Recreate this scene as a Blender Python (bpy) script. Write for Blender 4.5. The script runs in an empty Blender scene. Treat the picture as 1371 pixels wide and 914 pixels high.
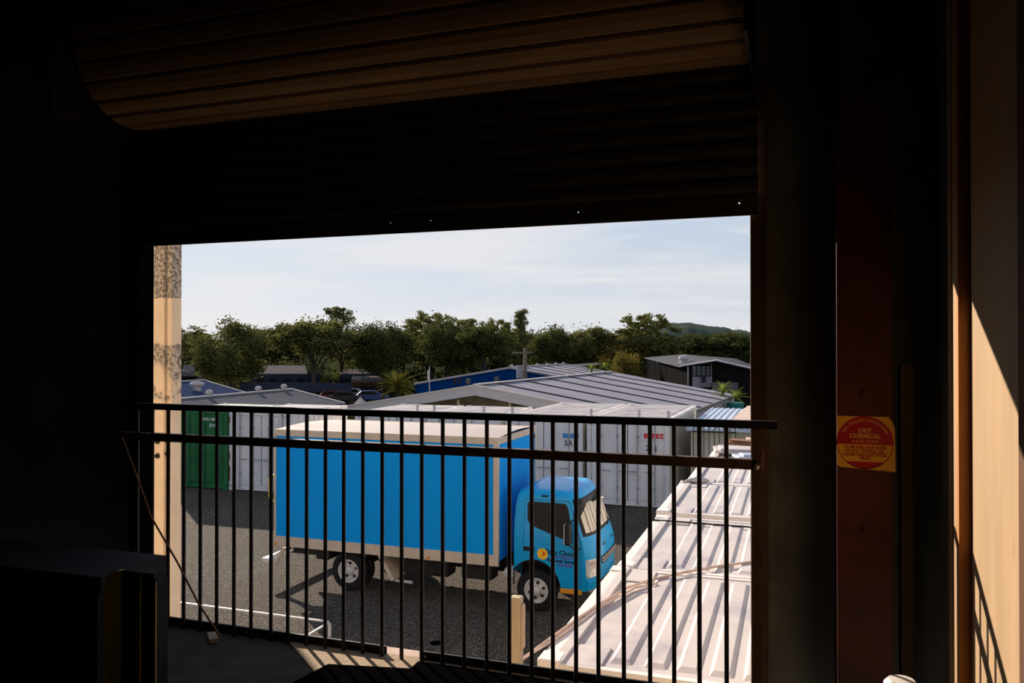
import bpy, bmesh, math, random
import numpy as np
from mathutils import Vector, Matrix
random.seed(7)
R = math.radians
PI = math.pi
SC = bpy.context.scene
COL = SC.collection

# ------------------------------------------------------------------ camera, sky, sun, exposure
YAW, F_PX, HOR, ZC = 19.1, 1077.0, 465.0, 4.67
cd = bpy.data.cameras.new('camera'); cam = bpy.data.objects.new('camera', cd); COL.objects.link(cam)
cd.sensor_width = 36.0; cd.lens = F_PX / 1371 * 36; cd.clip_start = 0.05; cd.clip_end = 3000
cam.location = (0, 0, ZC)
cam.rotation_euler = (R(90) + math.atan((HOR - 457) / F_PX), 0, R(YAW))
SC.camera = cam
SC.view_settings.view_transform = 'Standard'; SC.view_settings.look = 'None'
SC.view_settings.gamma = 1.0; SC.view_settings.use_curve_mapping = False
SC.view_settings.exposure = 0.0

SUN = Vector((-1.0, 0.88, 0.51)).normalized()
w = bpy.data.worlds.new('world'); SC.world = w; w.use_nodes = True
nt = w.node_tree; nt.nodes.clear()
def wn(t, **k):
    n = nt.nodes.new(t)
    for a, b in k.items(): setattr(n, a, b)
    return n
tc = wn('ShaderNodeTexCoord')
L = nt.links.new
def wmath(op, a, b=None, clamp=False):
    n = wn('ShaderNodeMath', operation=op, use_clamp=clamp)
    for k, v in ((0, a), (1, b)):
        if v is None: continue
        if isinstance(v, (int, float)): n.inputs[k].default_value = v
        else: L(v, n.inputs[k])
    return n.outputs[0]
sep = wn('ShaderNodeSeparateXYZ'); L(tc.outputs['Generated'], sep.inputs[0])
# clear morning sky: whitish at the horizon, blue overhead, a little brighter around the sun
alt = wmath('POWER', wmath('DIVIDE', wmath('MAXIMUM', sep.outputs['Z'], 0.0), 0.62, True), 0.62)
grad = wn('ShaderNodeValToRGB'); ge = grad.color_ramp.elements
ge[0].position = 0.0; ge[0].color = (0.765,0.76,0.77,1); ge[1].position = 1.0; ge[1].color = (0.10,0.20,0.42,1)
k_ = ge.new(0.42); k_.color = (0.50,0.60,0.74,1)
L(alt, grad.inputs['Fac'])
dt = wn('ShaderNodeVectorMath', operation='DOT_PRODUCT'); L(tc.outputs['Generated'], dt.inputs[0]); dt.inputs[1].default_value = SUN
glow = wmath('MULTIPLY', wmath('POWER', wmath('MAXIMUM', dt.outputs['Value'], 0.0), 5.0), 0.34)
warm = wn('ShaderNodeMix', data_type='RGBA', blend_type='ADD'); warm.inputs['B'].default_value = (0.62,0.54,0.44,1)
L(glow, warm.inputs['Factor']); L(grad.outputs['Color'], warm.inputs['A'])
mp = wn('ShaderNodeMapping'); mp.inputs['Scale'].default_value = (1.3, 1.3, 12.0); mp.inputs['Rotation'].default_value = (0.03, -0.05, 0.5)
n1 = wn('ShaderNodeTexNoise'); n1.inputs['Scale'].default_value = 2.3; n1.inputs['Detail'].default_value = 7; n1.inputs['Roughness'].default_value = 0.55
n1.inputs['Distortion'].default_value = 0.5
cr = wn('ShaderNodeValToRGB'); cr.color_ramp.elements[0].position = 0.42; cr.color_ramp.elements[1].position = 0.66
cr.color_ramp.elements[1].color = (0.7, 0.7, 0.7, 1)
mx = wn('ShaderNodeMix', data_type='RGBA'); mx.inputs['B'].default_value = (0.86, 0.835, 0.83, 1)
bg = wn('ShaderNodeBackground'); bg.inputs['Strength'].default_value = 1.0
out = wn('ShaderNodeOutputWorld')
L(tc.outputs['Generated'], mp.inputs['Vector']); L(mp.outputs['Vector'], n1.inputs['Vector']); L(n1.outputs['Fac'], cr.inputs['Fac'])
L(warm.outputs['Result'], mx.inputs['A']); L(cr.outputs['Color'], mx.inputs['Factor'])
L(mx.outputs['Result'], bg.inputs['Color']); L(bg.outputs['Background'], out.inputs['Surface'])

sd = bpy.data.lights.new('sun', 'SUN'); sun = bpy.data.objects.new('sun', sd); COL.objects.link(sun)
sd.energy = 8.5; sd.color = (1.0, 0.86, 0.71); sd.angle = R(0.55)
sun.rotation_euler = (-SUN).to_track_quat('-Z', 'Y').to_euler(); sun.location = (-60, 52, 40)

# ------------------------------------------------------------------ helpers
_s, _c = math.sin(R(YAW)), math.cos(R(YAW))
def at(px, py, d):
    "a point seen at a pixel, d metres in front of the camera"
    r = (px - 685.5) / F_PX
    return Vector(((r * _c - _s) * d, (r * _s + _c) * d, ZC - (py - HOR) / F_PX * d))

def mat(name, col, rough=0.6, metal=0.0, var=0.12, scale=4.0, bump=0.0, bscale=40.0, col2=None, lo=0.35, hi=0.65,
        spec=0.3, stretch=(1, 1, 1), emit=None, trans=0.0):
    m = bpy.data.materials.new(name); m.use_nodes = True
    t = m.node_tree; p = t.nodes['Principled BSDF']
    p.inputs['Roughness'].default_value = rough; p.inputs['Metallic'].default_value = metal
    p.inputs['Specular IOR Level'].default_value = spec
    c = t.nodes.new('ShaderNodeTexCoord'); mpn = t.nodes.new('ShaderNodeMapping'); mpn.inputs['Scale'].default_value = stretch
    t.links.new(c.outputs['Object'], mpn.inputs['Vector'])
    n = t.nodes.new('ShaderNodeTexNoise'); n.inputs['Scale'].default_value = scale; n.inputs['Detail'].default_value = 6
    n.inputs['Roughness'].default_value = 0.6
    t.links.new(mpn.outputs['Vector'], n.inputs['Vector'])
    r = t.nodes.new('ShaderNodeValToRGB')
    a = [max(0, v * (1 - var)) for v in col]; b = [min(1, v * (1 + var)) for v in col] if col2 is None else list(col2)
    if col2 is not None: a = list(col)
    r.color_ramp.elements[0].position = lo; r.color_ramp.elements[1].position = hi
    r.color_ramp.elements[0].color = (*a, 1); r.color_ramp.elements[1].color = (*b, 1)
    t.links.new(n.outputs['Fac'], r.inputs['Fac']); t.links.new(r.outputs['Color'], p.inputs['Base Color'])
    if bump:
        n2 = t.nodes.new('ShaderNodeTexNoise'); n2.inputs['Scale'].default_value = bscale; n2.inputs['Detail'].default_value = 4
        t.links.new(mpn.outputs['Vector'], n2.inputs['Vector'])
        bn = t.nodes.new('ShaderNodeBump'); bn.inputs['Strength'].default_value = bump; bn.inputs['Distance'].default_value = 0.02
        t.links.new(n2.outputs['Fac'], bn.inputs['Height']); t.links.new(bn.outputs['Normal'], p.inputs['Normal'])
    if trans: p.inputs['Transmission Weight'].default_value = trans
    return m

class MB:
    "collects geometry for one mesh object"
    def __init__(s): s.v = []; s.f = []
    def add(s, vs, fs):
        k = len(s.v); s.v += [tuple(v) for v in vs]; s.f += [tuple(i + k for i in f) for f in fs]; return s
    def box(s, x0, x1, y0, y1, z0, z1):
        return s.add([(x0,y0,z0),(x1,y0,z0),(x1,y1,z0),(x0,y1,z0),(x0,y0,z1),(x1,y0,z1),(x1,y1,z1),(x0,y1,z1)],
                     [(0,3,2,1),(4,5,6,7),(0,1,5,4),(1,2,6,5),(2,3,7,6),(3,0,4,7)])
    def prism(s, poly, axis, a, b):
        "polygon of 2D points extruded along an axis between a and b"
        def P(u, v, q): return {'x': (q,u,v), 'y': (u,q,v), 'z': (u,v,q)}[axis]
        n = len(poly)
        vs = [P(u,v,a) for u,v in poly] + [P(u,v,b) for u,v in poly]
        fs = [tuple(range(n)), tuple(range(2*n-1, n-1, -1))] + [(i, n+i, n+(i+1)%n, (i+1)%n) for i in range(n)]
        return s.add(vs, fs)
    def cyl(s, p0, p1, r0, r1=None, n=12, cap=True):
        p0, p1 = Vector(p0), Vector(p1); r1 = r0 if r1 is None else r1
        d = (p1 - p0).normalized(); u = d.orthogonal().normalized(); v = d.cross(u)
        vs = []
        for p, r in ((p0, r0), (p1, r1)):
            for i in range(n):
                a = 2*PI*i/n; vs.append(p + u*math.cos(a)*r + v*math.sin(a)*r)
        fs = [(i, (i+1)%n, n+(i+1)%n, n+i) for i in range(n)]
        if cap: fs += [tuple(range(n-1,-1,-1)), tuple(range(n, 2*n))]
        return s.add(vs, fs)
    def tube(s, pts, r, n=8):
        pts = [Vector(p) for p in pts]; m = len(pts); vs = []; u = None
        for i, p in enumerate(pts):
            d = (pts[min(i+1, m-1)] - pts[max(i-1, 0)]).normalized()
            if u is None: u = d.orthogonal().normalized()
            u = (u - d*u.dot(d)).normalized(); v = d.cross(u)
            rr = r[i] if isinstance(r, (list, tuple)) else r
            for k in range(n):
                a = 2*PI*k/n; vs.append(p + u*math.cos(a)*rr + v*math.sin(a)*rr)
        fs = [(i*n+k, i*n+(k+1)%n, (i+1)*n+(k+1)%n, (i+1)*n+k) for i in range(m-1) for k in range(n)]
        fs += [tuple(range(n-1,-1,-1)), tuple(range((m-1)*n, m*n))]
        return s.add(vs, fs)
    def ring(s, c, axis, prof, n=28, caps=True):
        "lathe: prof = list of (radius, offset along axis)"
        ax = Vector(axis).normalized(); u = ax.orthogonal().normalized(); v = ax.cross(u); c = Vector(c); vs = []
        for (r, o) in prof:
            for i in range(n):
                a = 2*PI*i/n; vs.append(c + ax*o + (u*math.cos(a) + v*math.sin(a))*r)
        m = len(prof)
        fs = [(j*n+i, j*n+(i+1)%n, (j+1)*n+(i+1)%n, (j+1)*n+i) for j in range(m-1) for i in range(n)]
        if caps and prof[0][0] > 1e-4: fs.append(tuple(range(n-1,-1,-1)))
        if caps and prof[-1][0] > 1e-4: fs.append(tuple(range((m-1)*n, m*n)))
        return s.add(vs, fs)
    def quad(s, a, b, c, d): return s.add([a,b,c,d], [(0,1,2,3)])
    def slab(s, pts, off):
        "polygon given in 3D, thickened by a vector"
        n = len(pts); off = Vector(off); P = [Vector(p) for p in pts]
        return s.add(P + [p+off for p in P], [tuple(range(n)), tuple(range(2*n-1,n-1,-1))] + [(i,n+i,n+(i+1)%n,(i+1)%n) for i in range(n)])
    def build(s, name, m, parent=None, off=None, bevel=0.0, smooth=False, kind=None, label=None):
        me = bpy.data.meshes.new(name)
        vs = s.v
        if off is None and parent is not None: off = parent.get('_w')
        if off is not None: vs = [(a-off[0], b-off[1], c-off[2]) for a,b,c in vs]
        me.from_pydata(vs, [], s.f); me.validate()
        bm = bmesh.new(); bm.from_mesh(me); bmesh.ops.recalc_face_normals(bm, faces=bm.faces[:]); bm.to_mesh(me); bm.free()
        if smooth:
            me.polygons.foreach_set('use_smooth', [True]*len(me.polygons))
            try: me.set_sharp_from_angle(angle=R(38))
            except Exception: pass
        me.materials.append(m)
        o = bpy.data.objects.new(name, me); COL.objects.link(o)
        if parent is not None: o.parent = parent
        if bevel:
            b = o.modifiers.new('bevel', 'BEVEL'); b.width = bevel; b.segments = 2; b.limit_method = 'ANGLE'; b.angle_limit = R(40)
        if kind: o['kind'] = kind
        if label: o['label'] = label
        return o

def tag(o, label, cat, group=None):
    o['label'] = label; o['category'] = cat
    if group: o['group'] = group
    return o
def thing(name, label, cat, loc=(0,0,0), rot=(0,0,0), group=None, world=False):
    "Empty at a thing's base; world=True: its parts are given in world coordinates"
    o = bpy.data.objects.new(name, None); COL.objects.link(o); o.empty_display_size = 0.2
    o.location = loc; o.rotation_euler = rot; tag(o, label, cat, group)
    if world: o['_w'] = list(loc)
    return o
def struct(mb, name, m, bevel=0.0, smooth=False):
    return mb.build(name, m, bevel=bevel, smooth=smooth, kind='structure')
def copy_tree(o, parent=None):
    c = o.copy(); COL.objects.link(c); c.parent = parent
    for ch in o.children: copy_tree(ch, c)
    return c
_FONT_DG = None
def text_geo(txt, size, align='CENTER', bold=0.0):
    cu = bpy.data.curves.new('t', 'FONT'); cu.body = txt; cu.size = size; cu.align_x = align; cu.align_y = 'CENTER'
    cu.offset = bold; cu.resolution_u = 2
    o = bpy.data.objects.new('t', cu); COL.objects.link(o)
    dg = bpy.context.evaluated_depsgraph_get(); dg.update()
    me = bpy.data.meshes.new_from_object(o.evaluated_get(dg))
    vs = [tuple(v.co) for v in me.vertices]; fs = [tuple(p.vertices) for p in me.polygons]
    bpy.data.objects.remove(o); bpy.data.curves.remove(cu); bpy.data.meshes.remove(me)
    return vs, fs

# ------------------------------------------------------------------ materials
M = {}
M['ext_wall'] = mat('ext_wall', (0.62,0.50,0.37), 0.8, var=0.06)
M['sunlit_floor'] = mat('sunlit_floor', (0.40,0.285,0.175), 0.9, var=0.12, scale=10, bump=0.2, bscale=60)  # paler floor tone, standing in for the sunlit patch
M['dark_wall'] = mat('dark_wall', (0.20,0.195,0.155), 0.85, var=0.25, scale=3)
M['dark_floor'] = mat('dark_floor', (0.055,0.045,0.035), 0.9, var=0.3, scale=9, bump=0.3, bscale=60)
M['rubber_mat'] = mat('rubber_mat', (0.0025,0.0025,0.0025), 1.0, var=0.2, spec=0.0)
M['shutter'] = mat('shutter', (0.055,0.050,0.040), 0.6, var=0.2, scale=6)
M['drum'] = mat('drum', (0.30,0.185,0.09), 0.7, var=0.2, scale=5, stretch=(0.3,3,3))
M['ply'] = mat('ply', (0.40,0.265,0.145), 0.7, var=0.08, scale=3, stretch=(4,4,0.5))
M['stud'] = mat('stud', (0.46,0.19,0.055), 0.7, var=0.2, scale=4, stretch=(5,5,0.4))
M['stud_shaded'] = mat('stud_shaded', (0.10,0.040,0.014), 0.8, var=0.2, scale=4, stretch=(5,5,0.4))  # stud wood darkened, its shade is put into the colour
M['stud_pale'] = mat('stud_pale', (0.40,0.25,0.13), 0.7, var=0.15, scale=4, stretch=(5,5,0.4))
M['red_steel'] = mat('red_steel', (0.09,0.020,0.016), 0.55, var=0.3, scale=6)
M['black_steel'] = mat('black_steel', (0.017,0.014,0.012), 0.45, var=0.2, scale=8)
M['brown_steel'] = mat('brown_steel', (0.10,0.055,0.033), 0.55, var=0.3, scale=8)
M['steel'] = mat('steel', (0.55,0.52,0.48), 0.35, metal=0.8, var=0.1)
M['pink_conc'] = mat('pink_conc', (0.62,0.45,0.37), 0.9, var=0.1, scale=8)
M['rope'] = mat('rope', (0.30,0.14,0.06), 0.8, var=0.2)
M['rope_pale'] = mat('rope_pale', (0.62,0.46,0.36), 0.8, var=0.2)
M['box_wood'] = mat('box_wood', (0.78,0.50,0.11), 0.8, var=0.25, scale=6, stretch=(3,3,0.5))
M['batten'] = mat('batten', (0.085,0.055,0.022), 0.8, var=0.2)
M['box_dark'] = mat('box_dark', (0.022,0.022,0.020), 0.8, var=0.3)
M['sign_yellow'] = mat('sign_yellow', (0.95,0.52,0.04), 0.5, var=0.08)
M['sign_red'] = mat('sign_red', (0.55,0.008,0.02), 0.4, var=0.08)
M['sign_pale'] = mat('sign_pale', (0.85,0.40,0.12), 0.5, var=0.05)
M['white_plastic'] = mat('white_plastic', (0.78,0.76,0.72), 0.5, var=0.06)
M['cont_white'] = mat('cont_white', (0.82,0.765,0.72), 0.7, var=0.1, scale=1.6, col2=(0.64,0.60,0.59), lo=0.4, hi=0.7, stretch=(1,1,0.4))
M['cont_roof'] = mat('cont_roof', (0.60,0.54,0.505), 0.7, scale=1.1, col2=(0.37,0.33,0.37), lo=0.47, hi=0.68)
M['cont_cream'] = mat('cont_cream', (0.58,0.53,0.44), 0.65, var=0.1, scale=1.2, stretch=(1,1,0.3))
M['cont_green'] = mat('cont_green', (0.012,0.13,0.036), 0.6, var=0.2, scale=1.5)
M['cont_green_d'] = mat('cont_green_d', (0.018,0.15,0.045), 0.5, var=0.2, scale=1.5)
M['cont_blue'] = mat('cont_blue', (0.52,0.60,0.70), 0.5, var=0.1, scale=2)
M['rust'] = mat('rust', (0.24,0.11,0.05), 0.9, var=0.4, scale=7)
M['gasket'] = mat('gasket', (0.05,0.05,0.05), 0.8)
M['grey_metal'] = mat('grey_metal', (0.33,0.33,0.34), 0.5, var=0.15)
M['truck_blue'] = mat('truck_blue', (0.0,0.33,0.85), 0.55, var=0.05, scale=0.7, spec=0.12)
M['cab_blue'] = mat('cab_blue', (0.002,0.36,0.74), 0.28, var=0.02, scale=1, spec=0.35)
M['alu'] = mat('alu', (0.62,0.51,0.39), 0.6, metal=0.1, var=0.08, scale=2)
M['truck_roof'] = mat('truck_roof', (0.46,0.40,0.365), 0.75, scale=0.9, col2=(0.36,0.30,0.27), lo=0.45, hi=0.7, stretch=(0.35,1,1))
M['tyre'] = mat('tyre', (0.012,0.012,0.012), 0.85, var=0.2)
M['hub'] = mat('hub', (0.62,0.60,0.58), 0.45, metal=0.15, var=0.1, scale=8)
M['chassis'] = mat('chassis', (0.016,0.015,0.014), 0.7, var=0.3)
M['glass'] = mat('glass', (0.012,0.014,0.014), 0.08, var=0.05, spec=0.12)
M['lamp_glass'] = mat('lamp_glass', (0.62,0.60,0.55), 0.12, metal=0.25, var=0.25, scale=9, spec=0.7)
M['shade'] = mat('shade', (0.76,0.68,0.52), 0.6, var=0.1)
M['black_plastic'] = mat('black_plastic', (0.013,0.013,0.014), 0.5)
M['orange'] = mat('orange', (0.72,0.30,0.02), 0.5)
M['yellow'] = mat('yellow', (0.85,0.50,0.03), 0.45)
M['logo_yellow'] = mat('logo_yellow', (0.95,0.55,0.03), 0.4, var=0.03)
M['logo_red'] = mat('logo_red', (0.75,0.04,0.02), 0.4, var=0.03)
M['ink_dark'] = mat('ink_dark', (0.010,0.010,0.045), 0.5, var=0.03)
M['ink_purple'] = mat('ink_purple', (0.10,0.10,0.42), 0.5, var=0.03)
M['mark_red'] = mat('mark_red', (0.70,0.03,0.05), 0.5)
M['mark_blue'] = mat('mark_blue', (0.06,0.25,0.52), 0.5)
M['mark_white'] = mat('mark_white', (0.75,0.78,0.75), 0.5)
M['timber'] = mat('timber', (0.48,0.38,0.26), 0.8, var=0.15, scale=4, stretch=(4,4,0.5))
M['white_paint'] = mat('white_paint', (0.78,0.74,0.70), 0.5, var=0.05)
M['shed_roof'] = mat('shed_roof', (0.33,0.31,0.345), 0.7, var=0.08, scale=0.8, spec=0.0)
M['shed_strip'] = mat('shed_strip', (0.055,0.05,0.05), 0.7, spec=0.0)
M['shed_fascia'] = mat('shed_fascia', (0.40,0.40,0.42), 0.7, var=0.05, spec=0.0)
M['shed_wall'] = mat('shed_wall', (0.40,0.36,0.345), 0.7, var=0.08, scale=2, spec=0.0)
M['shade_cloth'] = mat('shade_cloth', (0.17,0.165,0.115), 0.9, var=0.3, scale=1.2, spec=0.0)
M['grass'] = mat('grass', (0.03,0.035,0.016), 0.95, var=0.3, scale=0.3, spec=0.0)
M['flash'] = mat('flash', (0.52,0.48,0.46), 0.6, var=0.04, spec=0.0)
M['navy_roof'] = mat('navy_roof', (0.045,0.062,0.115), 0.8, var=0.1, scale=1, spec=0.0)
M['grey_roof'] = mat('grey_roof', (0.13,0.13,0.138), 0.85, var=0.08, scale=1, spec=0.0)
M['dark_roof'] = mat('dark_roof', (0.12,0.12,0.125), 0.8, var=0.1, scale=1, spec=0.0)
M['dark_clad'] = mat('dark_clad', (0.014,0.013,0.013), 0.95, var=0.15, spec=0.0)
M['blue_clad'] = mat('blue_clad', (0.003,0.040,0.16), 0.7, var=0.05, spec=0.0)
M['cream_wall'] = mat('cream_wall', (0.66,0.50,0.34), 0.8, var=0.06, spec=0.0)
M['pale_wall'] = mat('pale_wall', (0.15,0.135,0.135), 0.8, var=0.1, spec=0.0)
M['steel_wall'] = mat('steel_wall', (0.040,0.050,0.075), 0.8, var=0.1, spec=0.0)
M['brown_wall'] = mat('brown_wall', (0.07,0.035,0.02), 0.8, var=0.15, spec=0.0)
M['pole_wood'] = mat('pole_wood', (0.20,0.15,0.11), 0.85, var=0.2)
M['bark'] = mat('bark', (0.075,0.058,0.043), 0.9, var=0.3, scale=3)
M['car_red'] = mat('car_red', (0.16,0.02,0.03), 0.25); M['car_blue'] = mat('car_blue', (0.04,0.07,0.20), 0.25)
M['car_dark'] = mat('car_dark', (0.02,0.02,0.025), 0.25); M['car_grey'] = mat('car_grey', (0.24,0.26,0.30), 0.25)
M['teal'] = mat('teal', (0.01,0.17,0.13), 0.5)
M['hill'] = mat('hill', (0.040,0.058,0.052), 0.95, scale=0.05, col2=(0.075,0.095,0.075), bump=1.0, bscale=0.3, spec=0.0)

def leaf_mat(name, c1, c2, tr=0.35):
    m = bpy.data.materials.new(name); m.use_nodes = True; t = m.node_tree; t.nodes.clear()
    o = t.nodes.new('ShaderNodeOutputMaterial'); mxs = t.nodes.new('ShaderNodeMixShader'); mxs.inputs[0].default_value = tr
    d = t.nodes.new('ShaderNodeBsdfDiffuse'); tl = t.nodes.new('ShaderNodeBsdfTranslucent')
    c = t.nodes.new('ShaderNodeTexCoord'); n = t.nodes.new('ShaderNodeTexNoise'); n.inputs['Scale'].default_value = 0.9; n.inputs['Detail'].default_value = 5
    oi = t.nodes.new('ShaderNodeObjectInfo'); ad = t.nodes.new('ShaderNodeMath'); ad.operation = 'MULTIPLY_ADD'
    ad.inputs[1].default_value = 0.25; t.links.new(oi.outputs['Random'], ad.inputs[0]); t.links.new(n.outputs['Fac'], ad.inputs[2])
    r = t.nodes.new('ShaderNodeValToRGB'); r.color_ramp.elements[0].position = 0.35; r.color_ramp.elements[1].position = 0.85
    r.color_ramp.elements[0].color = (*c1, 1); r.color_ramp.elements[1].color = (*c2, 1)
    t.links.new(c.outputs['Object'], n.inputs['Vector']); t.links.new(ad.outputs[0], r.inputs['Fac'])
    t.links.new(r.outputs['Color'], d.inputs['Color']); t.links.new(r.outputs['Color'], tl.inputs['Color'])
    t.links.new(d.outputs[0], mxs.inputs[1]); t.links.new(tl.outputs[0], mxs.inputs[2]); t.links.new(mxs.outputs[0], o.inputs['Surface'])
    return m
M['leaf_dark'] = leaf_mat('leaf_dark', (0.045,0.056,0.019), (0.115,0.125,0.040))
M['leaf_olive'] = leaf_mat('leaf_olive', (0.075,0.082,0.026), (0.20,0.195,0.062))
M['leaf_gold'] = leaf_mat('leaf_gold', (0.085,0.074,0.018), (0.21,0.165,0.038))
M['leaf_palm'] = leaf_mat('leaf_palm', (0.045,0.055,0.012), (0.19,0.17,0.03), 0.3)
M['leaf_lime'] = leaf_mat('leaf_lime', (0.11,0.16,0.02), (0.26,0.30,0.05), 0.4)

def gravel_mat():
    m = bpy.data.materials.new('gravel'); m.use_nodes = True; t = m.node_tree; p = t.nodes['Principled BSDF']
    p.inputs['Roughness'].default_value = 0.95; p.inputs['Specular IOR Level'].default_value = 0.1
    c = t.nodes.new('ShaderNodeTexCoord')
    v = t.nodes.new('ShaderNodeTexVoronoi'); v.inputs['Scale'].default_value = 42
    n = t.nodes.new('ShaderNodeTexNoise'); n.inputs['Scale'].default_value = 0.35; n.inputs['Detail'].default_value = 5
    t.links.new(c.outputs['Object'], v.inputs['Vector']); t.links.new(c.outputs['Object'], n.inputs['Vector'])
    sp = t.nodes.new('ShaderNodeSeparateColor'); t.links.new(v.outputs['Color'], sp.inputs['Color'])
    r = t.nodes.new('ShaderNodeValToRGB'); e = r.color_ramp.elements
    e[0].position = 0.0; e[0].color = (0.045,0.037,0.028,1); e[1].position = 1.0; e[1].color = (0.23,0.19,0.145,1)
    k = r.color_ramp.elements.new(0.6); k.color = (0.086,0.070,0.053,1)
    t.links.new(sp.outputs['Red'], r.inputs['Fac'])
    r2 = t.nodes.new('ShaderNodeValToRGB'); r2.color_ramp.elements[0].position = 0.3; r2.color_ramp.elements[1].position = 0.7
    r2.color_ramp.elements[0].color = (0.72,0.72,0.72,1); r2.color_ramp.elements[1].color = (1,1,1,1)
    t.links.new(n.outputs['Fac'], r2.inputs['Fac'])
    mm = t.nodes.new('ShaderNodeMix'); mm.data_type = 'RGBA'; mm.blend_type = 'MULTIPLY'; mm.inputs['Factor'].default_value = 1
    t.links.new(r.outputs['Color'], mm.inputs['A']); t.links.new(r2.outputs['Color'], mm.inputs['B']); t.links.new(mm.outputs['Result'], p.inputs['Base Color'])
    b = t.nodes.new('ShaderNodeBump'); b.inputs['Strength'].default_value = 0.7; b.inputs['Distance'].default_value = 0.02; b.invert = True
    t.links.new(v.outputs['Distance'], b.inputs['Height']); t.links.new(b.outputs['Normal'], p.inputs['Normal'])
    return m
M['gravel'] = gravel_mat()

def peel_mat():
    "cream paint with grey speckled patches where it has come off"
    m = mat('peeling_paint', (0.74,0.60,0.44), 0.85, var=0.07, scale=3); t = m.node_tree; p = t.nodes['Principled BSDF']
    base = p.inputs['Base Color'].links[0].from_socket
    c = t.nodes.new('ShaderNodeTexCoord')
    big = t.nodes.new('ShaderNodeTexNoise'); big.inputs['Scale'].default_value = 2.2; big.inputs['Detail'].default_value = 8; big.inputs['Roughness'].default_value = 0.7
    t.links.new(c.outputs['Object'], big.inputs['Vector'])
    sx = t.nodes.new('ShaderNodeSeparateXYZ'); t.links.new(c.outputs['Object'], sx.inputs[0])
    rz = t.nodes.new('ShaderNodeValToRGB'); rz.color_ramp.interpolation = 'LINEAR'
    mr = t.nodes.new('ShaderNodeMapRange'); mr.inputs['From Min'].default_value = 3.0; mr.inputs['From Max'].default_value = 6.0
    t.links.new(sx.outputs['Z'], mr.inputs['Value'])
    e = rz.color_ramp.elements; e[0].position = 0.0; e[0].color = (0.05,)*3+(1,); e[1].position = 1.0; e[1].color = (0.95,)*3+(1,)
    for pos, v in ((0.36,0.05),(0.42,0.42),(0.56,0.52),(0.60,0.12),(0.685,0.08),(0.70,0.85)):
        k = e.new(pos); k.color = (v,v,v,1)
    t.links.new(mr.outputs[0], rz.inputs['Fac'])
    ad = t.nodes.new('ShaderNodeMath'); ad.operation = 'ADD'; t.links.new(big.outputs['Fac'], ad.inputs[0]); t.links.new(rz.outputs['Color'], ad.inputs[1])
    th = t.nodes.new('ShaderNodeValToRGB'); th.color_ramp.elements[0].position = 0.93; th.color_ramp.elements[1].position = 1.0
    t.links.new(ad.outputs[0], th.inputs['Fac'])
    fine = t.nodes.new('ShaderNodeTexNoise'); fine.inputs['Scale'].default_value = 45; fine.inputs['Detail'].default_value = 5
    t.links.new(c.outputs['Object'], fine.inputs['Vector'])
    fr = t.nodes.new('ShaderNodeValToRGB'); fr.color_ramp.elements[0].position = 0.42; fr.color_ramp.elements[1].position = 0.6
    fr.color_ramp.elements[0].color = (0.16,0.14,0.12,1); fr.color_ramp.elements[1].color = (0.52,0.46,0.38,1)
    t.links.new(fine.outputs['Fac'], fr.inputs['Fac'])
    mm = t.nodes.new('ShaderNodeMix'); mm.data_type = 'RGBA'
    t.links.new(th.outputs['Color'], mm.inputs['Factor']); t.links.new(base, mm.inputs['A']); t.links.new(fr.outputs['Color'], mm.inputs['B'])
    t.links.new(mm.outputs['Result'], p.inputs['Base Color'])
    return m
M['peel'] = peel_mat()
def knots(m, col):
    t = m.node_tree; p = t.nodes['Principled BSDF']; base = p.inputs['Base Color'].links[0].from_socket
    c = t.nodes.new('ShaderNodeTexCoord'); mpn = t.nodes.new('ShaderNodeMapping'); mpn.inputs['Scale'].default_value = (9,9,4.5)
    v = t.nodes.new('ShaderNodeTexVoronoi'); v.inputs['Scale'].default_value = 1.0; v.inputs['Randomness'].default_value = 1
    t.links.new(c.outputs['Object'], mpn.inputs['Vector']); t.links.new(mpn.outputs['Vector'], v.inputs['Vector'])
    r = t.nodes.new('ShaderNodeValToRGB'); r.color_ramp.elements[0].position = 0.06; r.color_ramp.elements[1].position = 0.16
    r.color_ramp.elements[0].color = (0.55,)*3+(1,); r.color_ramp.elements[1].color = (0,0,0,1)
    t.links.new(v.outputs['Distance'], r.inputs['Fac'])
    mm = t.nodes.new('ShaderNodeMix'); mm.data_type = 'RGBA'; mm.inputs['B'].default_value = (*col,1)
    t.links.new(r.outputs['Color'], mm.inputs['Factor']); t.links.new(base, mm.inputs['A']); t.links.new(mm.outputs['Result'], p.inputs['Base Color'])
knots(M['ply'], (0.36,0.17,0.07))

# ------------------------------------------------------------------ the warehouse shell
FZ = 3.36                                   # warehouse floor level
XL, XR, YW = -3.032, -0.144, 3.2            # opening
struct(MB().box(-8,0.50,-7,3.09,FZ-0.25,FZ), 'floor', M['dark_floor'])
struct(MB().box(-8,0.9,-7,3.5,8.2,8.4), 'ceiling', M['dark_wall'])
struct(MB().box(-8.2,-8,-7,3.5,FZ-0.25,8.4), 'wall_left', M['dark_wall'])
struct(MB().box(-8.2,0.9,-7.2,-7,FZ-0.25,8.4), 'wall_back', M['dark_wall'])
wf = MB().box(-8,XL,YW,YW+0.03,FZ-0.25,8.4).box(XR,0.9,YW,YW+0.03,FZ-0.25,8.4).box(XL,XR,YW,YW+0.03,5.62,8.4)
we = MB().box(-8.2,XL-0.06,YW+0.03,YW+0.07,0,8.4).box(XR+0.02,6.0,YW+0.03,YW+0.07,0,8.4).box(XL-0.06,XR+0.02,YW+0.03,YW+0.07,5.62,8.4).box(XL-0.06,XR+0.02,3.10,3.162,0,FZ-0.25)
struct(we, 'wall_exterior', M['ext_wall'])
struct(wf, 'wall_front', M['dark_wall'])
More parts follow.
